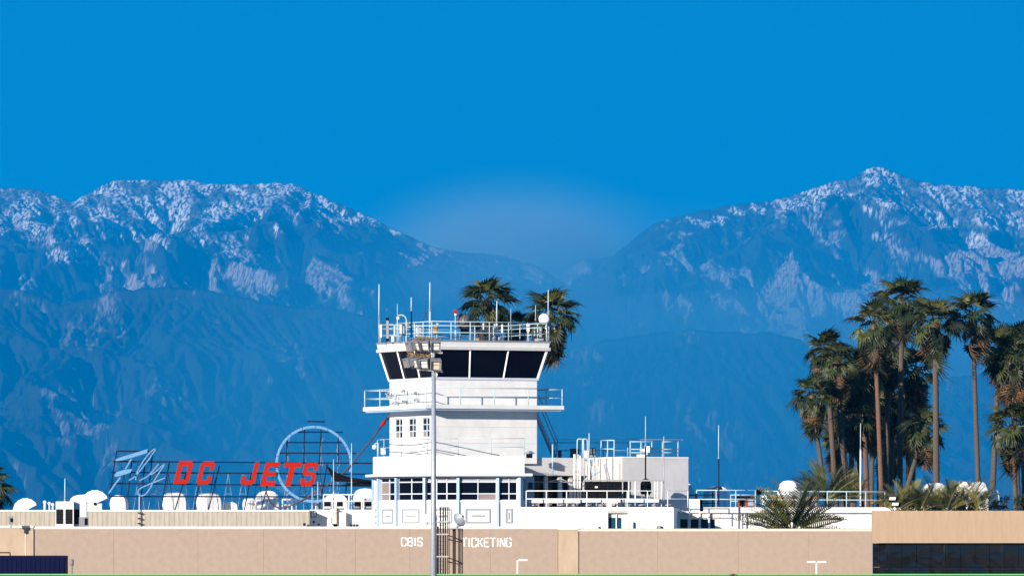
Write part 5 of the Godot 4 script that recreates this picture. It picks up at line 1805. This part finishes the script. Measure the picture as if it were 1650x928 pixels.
	path(s, [P(603, 717, 4.2), P(606, 714, 4.2), P(609, 714, 4.2), P(609, 736, 4.2)], 0.035)
	part(cm, "arm", s, m.rail)
	s = st()
	box(s, P(617, 727, 4.2), Vector3(0.26, 0.38, 0.2))
	part(cm, "control_box", s, m.white_clean)

# ---------------------------------------------------------------- in front of the tan wall
func floodlight(o: Node3D, c: Vector3, yaw: float, tilt: float, w: float, h: float, glass: Material) -> void:
	var xf := Transform3D(Basis(Vector3.UP, yaw) * Basis(Vector3.RIGHT, tilt), c)
	var s := st()
	var v := []
	for e in [[-h / 2], [h / 2]]:
		var y: float = e[0]
		for q in [Vector2(-w / 2, 0.2), Vector2(w / 2, 0.2), Vector2(w * 0.36, -0.22), Vector2(-w * 0.36, -0.22)]:
			v.append(xf * Vector3(q.x, y * (1.0 if q.y > 0 else 0.7), q.y))
	hexa(s, v)
	var b := part(o, "floodlight", s, m.housing)
	s = st()
	box2(s, -w / 2 - 0.02, w / 2 + 0.02, h / 2, h / 2 + 0.03, -0.1, 0.36, xf)
	for sx in [-1, 1]:
		box2(s, sx * (w / 2 + 0.01) - 0.012, sx * (w / 2 + 0.01) + 0.012, -h / 2, h / 2, 0.2, 0.34, xf)
	part(b, "visor", s, m.grey_metal)
	for k in 2:
		s = st()
		box2(s, -w / 2 + 0.05, w / 2 - 0.05, -h / 2 + 0.05 + k * h * 0.46, -h / 2 + 0.05 + k * h * 0.46 + h * 0.38, 0.202, 0.215, xf)
		part(b, "lamp_glass", s, glass)
	s = st(true)
	tube(s, xf * Vector3(0, -h / 2, 0), xf * Vector3(0, -h / 2 - 0.12, 0), 0.04)
	part(b, "yoke", s, m.steel)

func front_things() -> void:
	var s: SurfaceTool
	# floodlight mast
	var z := 110.0
	var o := thing("floodlight_mast", "tall pale steel mast with two rows of floodlights before the tower", "lamp post", P(698.5, 0, z) * Vector3(1, 0, 1))
	s = st(true)
	var x := P(698.5, 0, z).x
	tube(s, Vector3(x, 0, z), Vector3(x, P(0, 600, z).y, z), 0.15, 0.095, 16)
	part(o, "pole", s, m.steel)
	s = st(true)
	tube(s, Vector3(x, P(0, 600, z).y, z), Vector3(x, P(0, 562, z).y, z), 0.075, 0.07, 12)
	part(o, "pole_head", s, m.steel)
	for py in [566.5, 596.5]:
		s = st()
		tube(s, P(671, py - 2.5, z + 0.1), P(713, py + 1.5, z + 0.1), 0.06, -1, 4)
		part(o, "crossarm", s, m.grey_wall)
	s = st(true)
	tube(s, P(704, 600, z), P(704, 606, z), 0.05)
	part(o, "junction_stub", s, m.white_clean)
	for e in [[667, 557, -1.15, 0.42, 0.5, m.lamp_glass], [677, 556, -0.75, 0.46, 0.5, m.lamp_glass], [686, 556, -0.3, 0.5, 0.5, m.lamp_glass], [701, 556, 0.1, 0.5, 0.52, m.lamp_glass], [663, 583, -1.2, 0.4, 0.48, m.lamp_glass], [675, 584, -0.8, 0.44, 0.5, m.lamp_glass], [685.5, 585, -0.3, 0.44, 0.5, m.lamp_glass], [701, 587, 0.12, 0.54, 0.56, m.lamp_amber]]:
		floodlight(o, P(e[0], e[1], z + 0.25), e[2], 0.28, e[3] * 0.82, e[4] * 0.82, e[5])
	# straw that birds have left on the lamps
	var nth := 0
	for e in [[672, 546.5, 0.3], [682, 545.5, 0.26], [699, 547, 0.3], [665, 571.5, 0.2], [674, 572.5, 0.24], [685, 573.5, 0.24]]:
		var nest := thing("straw_nest", "clump of bird straw on the %s floodlights, %s from the outermost" % ["upper" if nth < 3 else "lower", ORDINAL[nth % 3]], "nest", P(e[0], e[1] + 2, z + 0.25), "straw nests on the floodlights")
		nth += 1
		s = st()
		for q in 46:
			var c := P(e[0], e[1] + 1.2, z + 0.25) + Vector3(rng.randf_range(-e[2], e[2]), rng.randf_range(-0.03, 0.1), rng.randf_range(-0.14, 0.14))
			var d := Vector3(rng.randf_range(-1, 1), rng.randf_range(-0.3, 0.4), rng.randf_range(-1, 1)).normalized() * rng.randf_range(0.05, 0.14)
			tube(s, c - d, c + d, 0.014, 0.008, 3)
		part(nest, "straw", s, m.nest)
	# caged ladder on the wall with a dish on its platform
	z = 72.0
	var cage := thing("caged_ladder", "free-standing dark steel ladder with brown safety hoops before the tan wall", "ladder", P(718, 0, z) * Vector3(1, 0, 1))
	for px in [709.5, 714.0, 717.5, 721.0, 723.5]:
		s = st()
		var r := 0.04 if px < 718 else 0.025
		tube(s, Vector3(P(px, 0, z).x, 0, z + 0.1), P(px, 817, z + 0.1), r, -1, 6)
		part(cage, "upright", s, m.black_frame)
	s = st()
	box2(s, P(703.5, 0, z).x, P(707, 0, z).x, 0, P(0, 848, z).y, z - 0.1, z + 0.1)
	part(cage, "dark_channel", s, m.black_frame)
	for i in 24:
		var py := 820.0 + i * 6.5
		s = st()
		tube(s, P(707, py, z + 0.1), P(715.5, py, z + 0.1), 0.02, -1, 4)
		part(cage, "rung", s, m.grey_metal)
	for py in [841.0, 861.0, 897.0]:
		s = st()
		tube(s, P(702, py, z + 0.16), P(723, py, z + 0.16), 0.035, -1, 4)
		part(cage, "pale_band", s, m.grey_wall)
	for e in [[863, 869], [899, 905]]:
		s = st()
		path(s, [P(722, e[0], z + 0.1), P(732, e[0] + 3, z + 1.0), P(744, e[0] + 8.5, z + 0.7), P(744.5, e[1] + 4, z + 0.1), P(735, e[1] + 3.5, z - 0.3), P(722, e[1], z - 0.3)], 0.03, 5)
		part(cage, "safety_hoop", s, m.brown_frame)
	for px in [730.5, 733.0, 739.5, 742.5, 745.0]:
		s = st()
		tube(s, Vector3(P(px, 0, z).x, 0, z + 0.6), P(px, 852, z + 0.6), 0.045 if px < 740 else 0.028, -1, 5)
		part(cage, "cage_bar", s, m.brown_frame)
	s = st()
	box2(s, P(722, 0, z).x, P(745.5, 0, z).x, P(0, 852.5, z).y, P(0, 851, z).y, z - 0.3, z + 1.0)
	part(cage, "platform", s, m.grey_metal)
	for e in [[707, 818, 723, 818], [707, 841, 723, 841]]:
		s = st()
		tube(s, P(e[0], e[1], z + 0.1), P(e[2], e[3], z + 0.1), 0.025, -1, 4)
		part(cage, "top_bar", s, m.grey_metal)
	var dish := thing("satellite_dish", "small grey satellite dish on the caged ladder's platform", "dish", P(736, 851, z + 0.4))
	var dir := Vector3(0.62, 0.5, -0.6).normalized()
	var xf := Transform3D(frame_of(dir) * Basis(Vector3.RIGHT, PI / 2), P(738.5, 838.5, z + 0.4))
	s = st(true)
	lathe(s, [Vector2(0.0, -0.12), Vector2(0.14, -0.1), Vector2(0.27, -0.03), Vector2(0.36, 0.06), Vector2(0.37, 0.07), Vector2(0.27, -0.015), Vector2(0.14, -0.085), Vector2(0.0, -0.105)], 24, xf)
	part(dish, "reflector", s, m.steel)
	s = st(true)
	var feed := xf * Vector3(0.1, 0.42, 0.02)
	tube(s, xf * Vector3(0.1, -0.1, 0.33), feed, 0.018)
	part(dish, "feed_arm", s, m.dark)
	s = st()
	box(s, feed, Vector3(0.13, 0.13, 0.13))
	part(dish, "feed_horn", s, m.dark)
	s = st(true)
	tube(s, P(736, 851.5, z + 0.4), P(736.5, 842, z + 0.4), 0.05, 0.035)
	tube(s, P(736, 851.5, z + 0.4), P(736, 849, z + 0.4), 0.12, 0.05, 10)
	part(dish, "mount", s, m.steel)
	var box_ := thing("wall_box", "cream switch box beside the floodlight mast on terminal panel", "box", P(688, 851, 8.6))
	s = st()
	box2(s, P(685.5, 0, 8.3).x, P(691, 0, 8.3).x, P(0, 849, 8.3).y, P(0, 828, 8.3).y, 8.15, 8.4)
	var bb := part(box_, "case", s, m.coping)
	s = st()
	box(s, P(688, 843, 8.42), Vector3(0.1, 0.16, 0.03))
	part(bb, "lock_plate", s, m.grey_metal)
	# blue container at the far left, with its rail
	z = 60.0
	var bc := thing("blue_container", "dark blue shipping container cut by the left edge of the wall", "container", P(40, 0, z) * Vector3(1, 0, 1))
	s = st()
	var top := P(0, 896, z).y
	box2(s, P(-80, 0, z).x, P(104.5, 0, z).x, 0.1, top, z - 2.4, z)
	var bbody := part(bc, "body", s, m.navy)
	for i in 24:
		s = st()
		var xx := P(-78 + i * 7.7, 0, z).x
		box2(s, xx, xx + 0.1, 0.3, top - 0.12, z + 0.001, z + 0.03)
		part(bbody, "corrugation", s, m.navy)
	s = st()
	box2(s, P(-80, 0, z).x, P(105, 0, z).x, top, top + 0.03, z - 2.4, z + 0.05)
	part(bc, "roof_edge", s, m.navy_line)
	s = st()
	path(s, [P(-20, 890.5, z), P(15, 890.5, z), P(15, 896, z)], 0.03, 4)
	part(bc, "roof_rail", s, m.black_frame)
	s = st()
	for px in [-60.0, 90.0]:
		box2(s, P(px, 0, z).x - 0.2, P(px, 0, z).x + 0.2, 0, 0.1, z - 2.2, z - 0.2)
	part(bc, "foot", s, m.black_frame)
	# two cream lamp arms and a dark post head that rise before the wall
	for e in [[834, 903, 834, 850, "cream single-armed car park lamp before the tan wall"], [1316.5, 906, 1301, 1332, "cream double-armed car park lamp before the tan wall"]]:
		var zl := 48.0
		var l := thing("car_park_lamp", e[4], "lamp", P(e[0], 0, zl) * Vector3(1, 0, 1))
		s = st(true)
		tube(s, P(e[0], 0, zl) * Vector3(1, 0, 1) + Vector3(0, 0, 0), P(e[0], e[1], zl), 0.055)
		part(l, "pole", s, m.coping)
		for sx in ([1] if e[0] < 1000 else [-1, 1]):
			s = st()
			var far: float = e[3] if sx > 0 else e[2]
			var a := P(e[0], e[1] + 2.6, zl)
			var b := P(far, e[1] - 2.0, zl)
			box2(s, minf(a.x, b.x) + (0.0 if sx < 0 else 0.05), maxf(a.x, b.x) - (0.05 if sx < 0 else 0.0), lerpf(a.y, b.y, 0.4), b.y, zl - 0.12, zl + 0.12)
			var head := part(l, "lamp_head", s, m.coping)
			s = st()
			box2(s, minf(a.x, b.x) + 0.12, maxf(a.x, b.x) - 0.12, lerpf(a.y, b.y, 0.3), lerpf(a.y, b.y, 0.39), zl - 0.09, zl + 0.09)
			part(head, "lamp_glass", s, m.lamp_glass)
	var post := thing("dark_post", "dark brown post with a thicker head beside the blue container", "post", P(114.5, 0, 50) * Vector3(1, 0, 1))
	s = st(true)
	tube(s, Vector3(P(114.5, 0, 50).x, 0, 50), P(114.5, 904, 50), 0.06)
	part(post, "pole", s, m.curtain)
	s = st(true)
	lathe(s, [Vector2(0, 0), Vector2(0.1, 0.02), Vector2(0.11, 0.3), Vector2(0.06, 0.36), Vector2(0, 0.37)], 10, Transform3D(Basis.IDENTITY, P(114.5, 912, 50)))
	part(post, "head", s, m.curtain)
	# long low barrier with a bright green top band
	z = 90.0
	var g := thing("green_barrier", "long low dark barrier with bright green top band along the bottom", "barrier", Vector3(0, 0, z))
	var yb := P(0, 924.6, z).y
	for i in 9:
		s = st()
		var xa := -28.0 + i * 6.2
		box2(s, xa, xa + 6.18, 0, yb - 0.075, z - 0.1, z)
		part(g, "screen_panel", s, m.black_screen)
		s = st()
		box2(s, xa, xa + 6.19, yb - 0.07, yb, z - 0.12, z + 0.03)
		part(g, "top_band", s, m.green)
		s = st()
		box2(s, xa + 2.0, xa + 2.1, 0, yb - 0.08, z - 0.25, z - 0.12)
		part(g, "post", s, m.grey_metal)
	# planter building on the right: tan parapet box over smoked glass
	z = 46.0
	var pb := thing("planter_building", "tan planter parapet over a smoked glass front at the right", "building", P(1530, 0, z) * Vector3(1, 0, 1))
	var pa := P(1406, 875, z)
	var pc := P(1720, 823, z)
	s = st()
	box2(s, pa.x, pc.x, pa.y, pc.y, z - 0.5, z)
	part(pb, "parapet", s, m.planter)
	s = st()
	box2(s, pa.x + 0.42, pa.x + 0.8, pa.y, pc.y - 0.01, z - 9.0, z - 0.502)
	part(pb, "side_parapet", s, m.planter)
	s = st()
	box2(s, pa.x + 0.81, pc.x, pa.y, pc.y - 0.35, z - 9.0, z - 0.51)
	part(pb, "soil_bed", s, m.curtain)
	s = st()
	box2(s, pa.x + 0.44, pc.x, 0, pa.y - 0.01, z - 9.0, z - 0.7)
	part(pb, "inner_wall", s, m.tan)
	var px0 := 1407.5
	while px0 < 1700:
		for row in 3:
			s = st()
			var a := P(px0 + 0.3, 0, z)
			var b := P(px0 + 23.2, 0, z)
			var y1: float = pa.y - 0.02 - row * 1.25
			# each pane sits a hair out of true
			var hang := Transform3D(Basis.from_euler(Vector3(rng.randf_range(-0.012, 0.012), rng.randf_range(-0.012, 0.012), 0)), Vector3((a.x + b.x) / 2, y1 - 0.615, z - 0.38))
			box(s, Vector3.ZERO, Vector3(b.x - a.x, 1.23, 0.04), hang)
			part(pb, "glass_pane", s, m.smoked)
		px0 += 23.6
	s = st()
	box2(s, pa.x, pa.x + 0.04, 0, pa.y, z - 0.42, z - 0.3)
	part(pb, "corner_post", s, m.grey_metal)
	# twin floodlights on a stub at the planter's corner
	var tf := thing("twin_floodlight", "two black floodlights on a stub at the planter's corner", "floodlight", P(1442, 823, z - 0.8))
	for e in [[1440, 804.5], [1444.5, 813.5]]:
		var fx := Transform3D(Basis(Vector3.UP, -0.5) * Basis(Vector3.RIGHT, -0.45), P(e[0], e[1], z - 0.8))
		s = st()
		box(s, Vector3.ZERO, Vector3(0.46, 0.24, 0.14), fx)
		var h := part(tf, "housing", s, m.dark)
		s = st()
		box(s, Vector3(0, 0, 0.078), Vector3(0.38, 0.17, 0.012), fx)
		part(h, "lamp_glass", s, m.lamp_glass)
	s = st(true)
	tube(s, P(1442.5, 830, z - 0.8), P(1442.5, 815, z - 0.8), 0.04)
	part(tf, "stub", s, m.white_clean)

# ---------------------------------------------------------------- palms
# a fan leaf: stalk along +Z, then a pleated fan of narrow blades whose tips hang
func fan_leaf(seed_: int, droop: float, length := 1.0) -> ArrayMesh:
	var g := RandomNumberGenerator.new()
	g.seed = seed_
	var s := st()
	var stalk := 0.52 * length
	var sag := func(p: Vector3) -> Vector3:
		var d := p.z / length
		return Vector3(p.x, p.y - droop * d * d * 0.5 * length, p.z)
	for k in 3:
		var z0 := stalk * k / 3.0
		var z1 := stalk * (k + 1) / 3.0
		quad(s, sag.call(Vector3(-0.014, 0, z0)), sag.call(Vector3(-0.012, 0, z1)), sag.call(Vector3(0.012, 0, z1)), sag.call(Vector3(0.014, 0, z0)))
		quad(s, sag.call(Vector3(0, -0.014, z0)), sag.call(Vector3(0, -0.012, z1)), sag.call(Vector3(0, 0.012, z1)), sag.call(Vector3(0, 0.014, z0)))
	var n := 18
	for i in n:
		var a := deg_to_rad(lerpf(-105.0, 105.0, float(i) / (n - 1)))
		var r := length * (0.56 - 0.1 * absf(a) / 1.8) * g.randf_range(0.78, 1.12)
		var d := Vector3(sin(a), 0, cos(a))
		var side := Vector3(d.z, 0, -d.x)
		var o := Vector3(0, 0, stalk)
		var w := 0.038 * length
		var lift := 0.12 * length * absf(sin(a))
		var m1 := o + d * r * 0.5 + Vector3(0, lift * 0.7, 0)
		var tip_drop := g.randf_range(0.2, 0.75) * length * (0.35 + droop * 0.4)
		var m2 := o + d * r * 0.8 + Vector3(0, lift - tip_drop * 0.3, 0)
		var tip := o + d * r * 0.95 + Vector3(g.randf_range(-0.05, 0.05), lift - tip_drop, g.randf_range(-0.05, 0.05))
		var fold := Vector3(0, 0.03 * length, 0)
		var p0: Vector3 = sag.call(o)
		tri(s, p0, sag.call(m1 + side * w), sag.call(m1 + fold))
		tri(s, p0, sag.call(m1 + fold), sag.call(m1 - side * w))
		quad(s, sag.call(m1 + side * w), sag.call(m2 + side * w * 0.45), sag.call(m2 + fold * 0.3), sag.call(m1 + fold))
		quad(s, sag.call(m1 + fold), sag.call(m2 + fold * 0.3), sag.call(m2 - side * w * 0.45), sag.call(m1 - side * w))
		tri(s, sag.call(m2 + side * w * 0.4), sag.call(tip), sag.call(m2 - side * w * 0.4))
	return mesh_of(s)

# a feather leaf of unit length along +Z, bending over towards -Y
func feather_leaf(seed_: int, bend: float) -> ArrayMesh:
	var g := RandomNumberGenerator.new()
	g.seed = seed_
	var s := st()
	var at := func(u: float) -> Vector3: return Vector3(0, -bend * u * u * 0.5, u * (1.0 - 0.15 * bend * u))
	for k in 8:
		var u0 := k / 8.0
		var u1 := (k + 1) / 8.0
		tube(s, at.call(u0), at.call(u1), 0.02 * (1.05 - u0), 0.02 * (1.05 - u1), 3)
	for i in 21:
		var u := 0.22 + 0.78 * i / 21.0
		for sx in [-1.0, 1.0]:
			var l := 0.23 * sin(PI * clampf(0.18 + 0.78 * u, 0, 1)) * g.randf_range(0.8, 1.1) + 0.05
			var p: Vector3 = at.call(u)
			var d := Vector3(sx * 0.82, 0.3 + g.randf_range(-0.1, 0.1), 0.5).normalized()
			var w := Vector3(0, 0.3, 1).normalized() * 0.012
			var mid := p + d * l * 0.6
			var tip := p + d * l + Vector3(0, -0.05 * l, 0)
			quad(s, p - w, mid - w, mid + w, p + w)
			tri(s, mid - w, tip, mid + w)
	return mesh_of(s)

var fans := []
var dead_fans := []
var feathers := []

func trunk_mesh(h: float, r0: float, r1: float, lean: Vector2, seed_: int) -> SurfaceTool:
	var g := RandomNumberGenerator.new()
	g.seed = seed_
	var s := st(true)
	var rings := int(h / 0.32)
	var n := 10
	var prev := []
	for i in rings + 1:
		var u := float(i) / rings
		var c := Vector3(lean.x * u + 0.12 * sin(u * 3.0 + seed_), h * u, lean.y * u)
		var r := lerpf(r0, r1, pow(u, 0.7)) * (1.0 + (0.07 if i % 2 else -0.03) + g.randf_range(-0.03, 0.03))
		if u < 0.06: r *= 1.25 - u * 4.0
		var ring := []
		for k in n:
			var a := TAU * k / n
			ring.append(c + Vector3(cos(a) * r, 0, sin(a) * r))
		if prev:
			for k in n:
				quad(s, prev[k], ring[k], ring[(k + 1) % n], prev[(k + 1) % n])
		prev = ring
	return s

func fan_palm(label: String, px: float, py: float, base_px: float, rad: float, z: float, seed_: int, skirt := 14, trunk_r := 0.23, red := false, group := "tall fan palms beside the terminal") -> void:
	var g := RandomNumberGenerator.new()
	g.seed = seed_
	var crown := P(px, py, z)
	var foot := P(base_px, 0, z)
	# the trunk's lean is read where it passes the roofs (py 815); carried on to the ground
	var y815 := P(0, 815, z).y
	var slope := (crown.x - foot.x) / (crown.y - y815)
	var ground_x := crown.x - slope * crown.y
	var o := thing("fan_palm", label, "palm", Vector3(ground_x, 0, z), group, true)
	var h := crown.y
	part(o, "trunk", trunk_mesh(h, trunk_r * 1.0, trunk_r * 0.62, Vector2(crown.x - ground_x, 0), seed_), m.trunk_red if red else m.trunk)
	var top := Vector3(crown.x - ground_x + 0.12 * sin(3.0 + seed_), h, 0)
	var hs := st(true)
	lathe(hs, [Vector2(0.0, -0.75), Vector2(trunk_r * 0.95, -0.7), Vector2(trunk_r * 1.35, -0.3), Vector2(trunk_r * 1.1, 0.1), Vector2(0, 0.35)], 10, Transform3D(Basis.IDENTITY, top))
	var cr := part(o, "crown", hs, m.dead[1])
	var rr := rad * 1.3 * S(z)
	var n := 25
	for i in n:
		# golden-angle turn, from upright young leaves to hanging old ones
		var u := (i + 0.5) / n
		var yaw := i * 2.39996 + g.randf_range(-0.25, 0.25)
		var pitch := deg_to_rad(lerpf(82.0, -50.0, pow(u, 0.9)) + g.randf_range(-10, 10))
		var sc := rr * g.randf_range(0.92, 1.16) * lerpf(0.98, 0.9, u)
		var b := Basis(Vector3.UP, yaw) * Basis(Vector3.RIGHT, -pitch) * Basis(Vector3(0, 0, 1), g.randf_range(-0.5, 0.5))
		var mat: Material = m.frond[g.randi() % 5] if u < 0.8 else m.frond[[0, 3, 3, 2][g.randi() % 4]]
		inst(cr, "frond", fans[g.randi() % fans.size()], mat, Transform3D(b.scaled(Vector3.ONE * sc), top))
	for i in int(skirt * 1.15):
		var yaw := i * 2.39996 + g.randf_range(-0.3, 0.3)
		var pitch := deg_to_rad(g.randf_range(-82, -56))
		var sc := rr * g.randf_range(0.8, 1.15)
		var b := Basis(Vector3.UP, yaw) * Basis(Vector3.RIGHT, -pitch) * Basis(Vector3(0, 0, 1), g.randf_range(-0.8, 0.8))
		var lit: Material = m.dead[g.randi() % 3] if g.randf() < 0.42 else m.frond[3]
		inst(cr, "hanging_frond", dead_fans[g.randi() % dead_fans.size()], lit, Transform3D(b.scaled(Vector3.ONE * sc), top - Vector3(0, g.randf_range(0.0, 0.9), 0)))

func feather_palm(called: String, label: String, px: float, foot: float, z: float, rad: float, n: int, spread: float, seed_: int, mats: Array, flat := false, group := "") -> void:
	var g := RandomNumberGenerator.new()
	g.seed = seed_
	var c := P(px, foot, z)
	var o := thing(called, label, "palm", c, group, true)
	var s := st(true)
	lathe(s, [Vector2(0.0, -0.5), Vector2(0.16, -0.5), Vector2(0.2, 0.0), Vector2(0.1, 0.25), Vector2(0, 0.3)], 8)
	var stem := part(o, "stem", s, m.trunk)
	for i in n:
		var u := (i + 0.5) / n
		var yaw := i * 2.39996 + g.randf_range(-0.2, 0.2)
		if flat:   # hemmed in before and behind, it spreads along the wall
			yaw = (PI / 2 if i % 2 else -PI / 2) + g.randf_range(-0.75, 0.75)
		var pitch := deg_to_rad(lerpf(84.0, 84.0 - spread, u) + g.randf_range(-7, 7))
		var sc := rad * S(z) * g.randf_range(0.82, 1.1)
		var b := Basis(Vector3.UP, yaw) * Basis(Vector3.RIGHT, -pitch) * Basis(Vector3(0, 0, 1), g.randf_range(-0.4, 0.4))
		inst(stem, "frond", feathers[g.randi() % feathers.size()], mats[g.randi() % mats.size()], Transform3D(b.scaled(Vector3.ONE * sc), Vector3(0, 0.1, 0)))

func palms() -> void:
	for i in 4:
		fans.append(fan_leaf(100 + i, 0.35 + 0.12 * i))
	for i in 2:
		dead_fans.append(fan_leaf(200 + i, 0.9))
	for i in 3:
		feathers.append(feather_leaf(300 + i, 0.25 + 0.25 * i))
	# behind the tower: only the crowns show over the roof rail
	fan_palm("fan palm with red-brown trunk showing over the tower roof", 783, 490, 783, 40, -30, 5, 5, 0.24, true, "fan palms behind the tower")
	fan_palm("fan palm with hanging orange dead leaves beyond the tower roof's corner", 890, 512, 790, 40, -28, 9, 14, 0.22, false, "fan palms behind the tower")
	fan_palm("low fan palm peeping over the tower roof rail between two taller", 830, 527, 830, 26, -34, 12, 6, 0.2, false, "fan palms behind the tower")
	# the clump on the right
	var list := [
		[1312, 641, 1336, 32, -38, 14, "low fan palm leaning out at the clump's west edge"],
		[1328, 570, 1347, 33, -44, 18, "fan palm at the clump's west shoulder, over the lowest one"],
		[1352, 585, 1366, 33, -40, 20, "fan palm with orange dead leaves in the clump's west half"],
		[1406, 527, 1422, 37, -36, 10, "tall fan palm with slightly bowed trunk before the clump"],
		[1458, 490, 1450, 40, -46, 7, "tallest fan palm of the clump"],
		[1504, 524, 1511, 41, -34, 7, "tall fan palm with bare trunk at the clump's east edge"],
		[1572, 513, 1577, 40, -36, 3, "lone tall fan palm between the clump and the right group"],
		[1608, 566, 1601, 34, -42, 14, "fan palm with pinkish dead leaves in the right group"],
		[1634, 585, 1640, 40, -38, 16, "broad fan palm of the right group"],
		[1630, 690, 1639, 40, -20, 10, "shortest fan palm of the right group"],
		[1392, 600, 1396, 36, -48, 20, "fan palm half hidden in the middle of the clump"],
		[1432, 560, 1430, 38, -50, 22, "fan palm hidden behind the clump's tallest"],
		[1478, 600, 1468, 34, -52, 18, "shaded fan palm deep in the clump"],
		[1490, 694, 1456, 32, -40, 12, "leaning fan palm at the clump's low east side"],
		[1345, 650, 1372, 28, -50, 14, "small fan palm in the clump's shaded lower west"],
		[1408, 660, 1408, 34, -54, 20, "fan palm low in the clump behind the bowed trunk"],
		[1376, 678, 1386, 30, -42, 16, "small fan palm low in the clump beside the jointed pole"],
		[1440, 640, 1440, 34, -56, 20, "dark fan palm low in the middle of the clump"],
		[1418, 598, 1414, 36, -58, 26, "fan palm behind the bowed trunk, level with the clump's shoulder"],
		[1372, 622, 1378, 34, -58, 26, "fan palm at the back of the clump's west half"],
		[1462, 670, 1462, 34, -60, 24, "fan palm low at the back of the clump's east half"],
		[1352, 700, 1362, 28, -56, 18, "lowest fan palm at the back of the clump, near the upright feathery palm"],
		[1430, 716, 1428, 30, -60, 20, "lowest fan palm at the back of the clump's middle"],
		[1650, 560, 1655, 36, -50, 20, "fan palm cut by the frame behind the broad right-hand palm"],
	]
	for i in list.size():
		var e: Array = list[i]
		fan_palm(e[6], e[0], e[1], e[2], e[3], e[4], 40 + i * 3, e[5], 0.2 + 0.03 * (i % 3), i in [3, 10])
	fan_palm("fan palm whose frond tips show at the left edge", -22, 790, -20, 40, -30, 95, 12, 0.22, false, "")
	# feathery palms
	feather_palm("date_palm", "big feathery date palm behind the tan wall", 1277, 868, 14, 100, 25, 66, 21, [m.olive[0], m.olive[2], m.olive[2], m.frond[2]], true)
	feather_palm("date_palm", "upright feathery palm behind the rail, left of the tall trunks", 1335, 808, 1, 74, 20, 72, 22, [m.olive[0], m.frond[2], m.olive[2]], true)
	feather_palm("date_palm", "small feathery palm behind the rail under the jointed pole", 1376, 806, 0, 46, 12, 64, 26, [m.olive[0], m.olive[1], m.frond[1]])
	var spots := [1444, 1458, 1468, 1484, 1500, 1512, 1526, 1540, 1558, 1578]
	for i in spots.size():
		feather_palm("planter_palm", "yellow-green feathery palm in the tan planter, %s from the twin floodlights" % ORDINAL[i], spots[i], 830, 43.0 - (i % 3) * 1.6, 52 + 8 * ((i * 7) % 3), 10, 50, 60 + i, [m.olive[1], m.olive[0], m.olive[2]], true, "feathery palms in the planter")
	var tuft := thing("grass_tuft", "few dark blades showing over the tan wall's coping", "plant", P(1356, 856, 27))
	var s := st()
	for i in 22:
		var a := P(1345 + i * 1.35, 857, 27)
		tri(s, a - Vector3(0.025, 0, 0), a + Vector3(rng.randf_range(-0.1, 0.1), rng.randf_range(0.08, 0.24), rng.randf_range(-0.1, 0.1)), a + Vector3(0.025, 0, 0))
	part(tuft, "blades", s, m.olive[2])
	bush("leafy_bush", "dark leafy bush at the planter's right end", P(1612, 815, 42), Vector3(0.75, 0.72, 0.7), 900, 31)
	for i in 4:  # dark foliage added to stand for deep shade behind the fronds
		bush("leafy_bush", "low dark bush added for the shade between the planter palms, %s from the twin floodlights" % ORDINAL[i], P(1462 + i * 36, 821, 38), Vector3(0.85, 0.5, 0.5), 700, 71 + i)
	bush("leafy_bush", "dark leafy bush behind the right-hand palm's trunk", P(1644, 812, 40), Vector3(0.8, 0.75, 0.7), 900, 32)

# leaves spread through the volume of a bush or a crown, in clumps
func bush(called: String, label: String, c: Vector3, size: Vector3, n: int, seed_: int, leaf := 0.06, stem_to := -0.6, category := "bush") -> void:
	var g := RandomNumberGenerator.new()
	g.seed = seed_
	var o := thing(called, label, category, c)
	var clumps := []
	for i in 16:
		clumps.append(Vector3(g.randfn(0, 0.42), g.randfn(0, 0.38), g.randfn(0, 0.42)).limit_length(0.8))
	var s := st()
	for i in n:
		var q: Vector3 = clumps[i % 16] + Vector3(g.randfn(0, 0.13), g.randfn(0, 0.12), g.randfn(0, 0.13))
		var p := c + q * size
		var b := Basis.from_euler(Vector3(g.randf() * TAU, g.randf() * TAU, g.randf() * TAU))
		var l := leaf * g.randf_range(0.7, 1.4)
		quad(s, p + b * Vector3(-l * 0.45, 0, 0), p + b * Vector3(0, 0, l), p + b * Vector3(l * 0.45, 0, 0), p + b * Vector3(0, 0, -l))
	var f := part(o, "foliage", s, m.leaf)
	f.set_meta("kind", "stuff")
	s = st(true)
	tube(s, c + Vector3(0, stem_to, 0), c, 0.05 * size.x, 0.03 * size.x)
	for k in 5:
		tube(s, c + Vector3(0, -size.y * 0.4, 0), c + clumps[k] * size * 0.8, 0.03 * size.x, 0.012 * size.x, 5)
	part(o, "stem", s, m.trunk)

func mirrored_trees() -> void:
	# trees that stand out of the frame by the approach road; the smoked glass mirrors them
	var nth := 0
	for e in [[26.0, 215.0, 7.5], [33.0, 225.0, 9.0], [38.5, 200.0, 6.5], [45.0, 230.0, 10.0]]:
		bush("street_tree", "round-crowned street tree by the approach road, %s from the kerb" % ORDINAL[nth], Vector3(e[0], e[2] - 2.6, e[1]), Vector3(3.2, 2.8, 3.0), 1500, int(e[0]), 0.3, -e[2] + 2.6, "tree")
		nth += 1
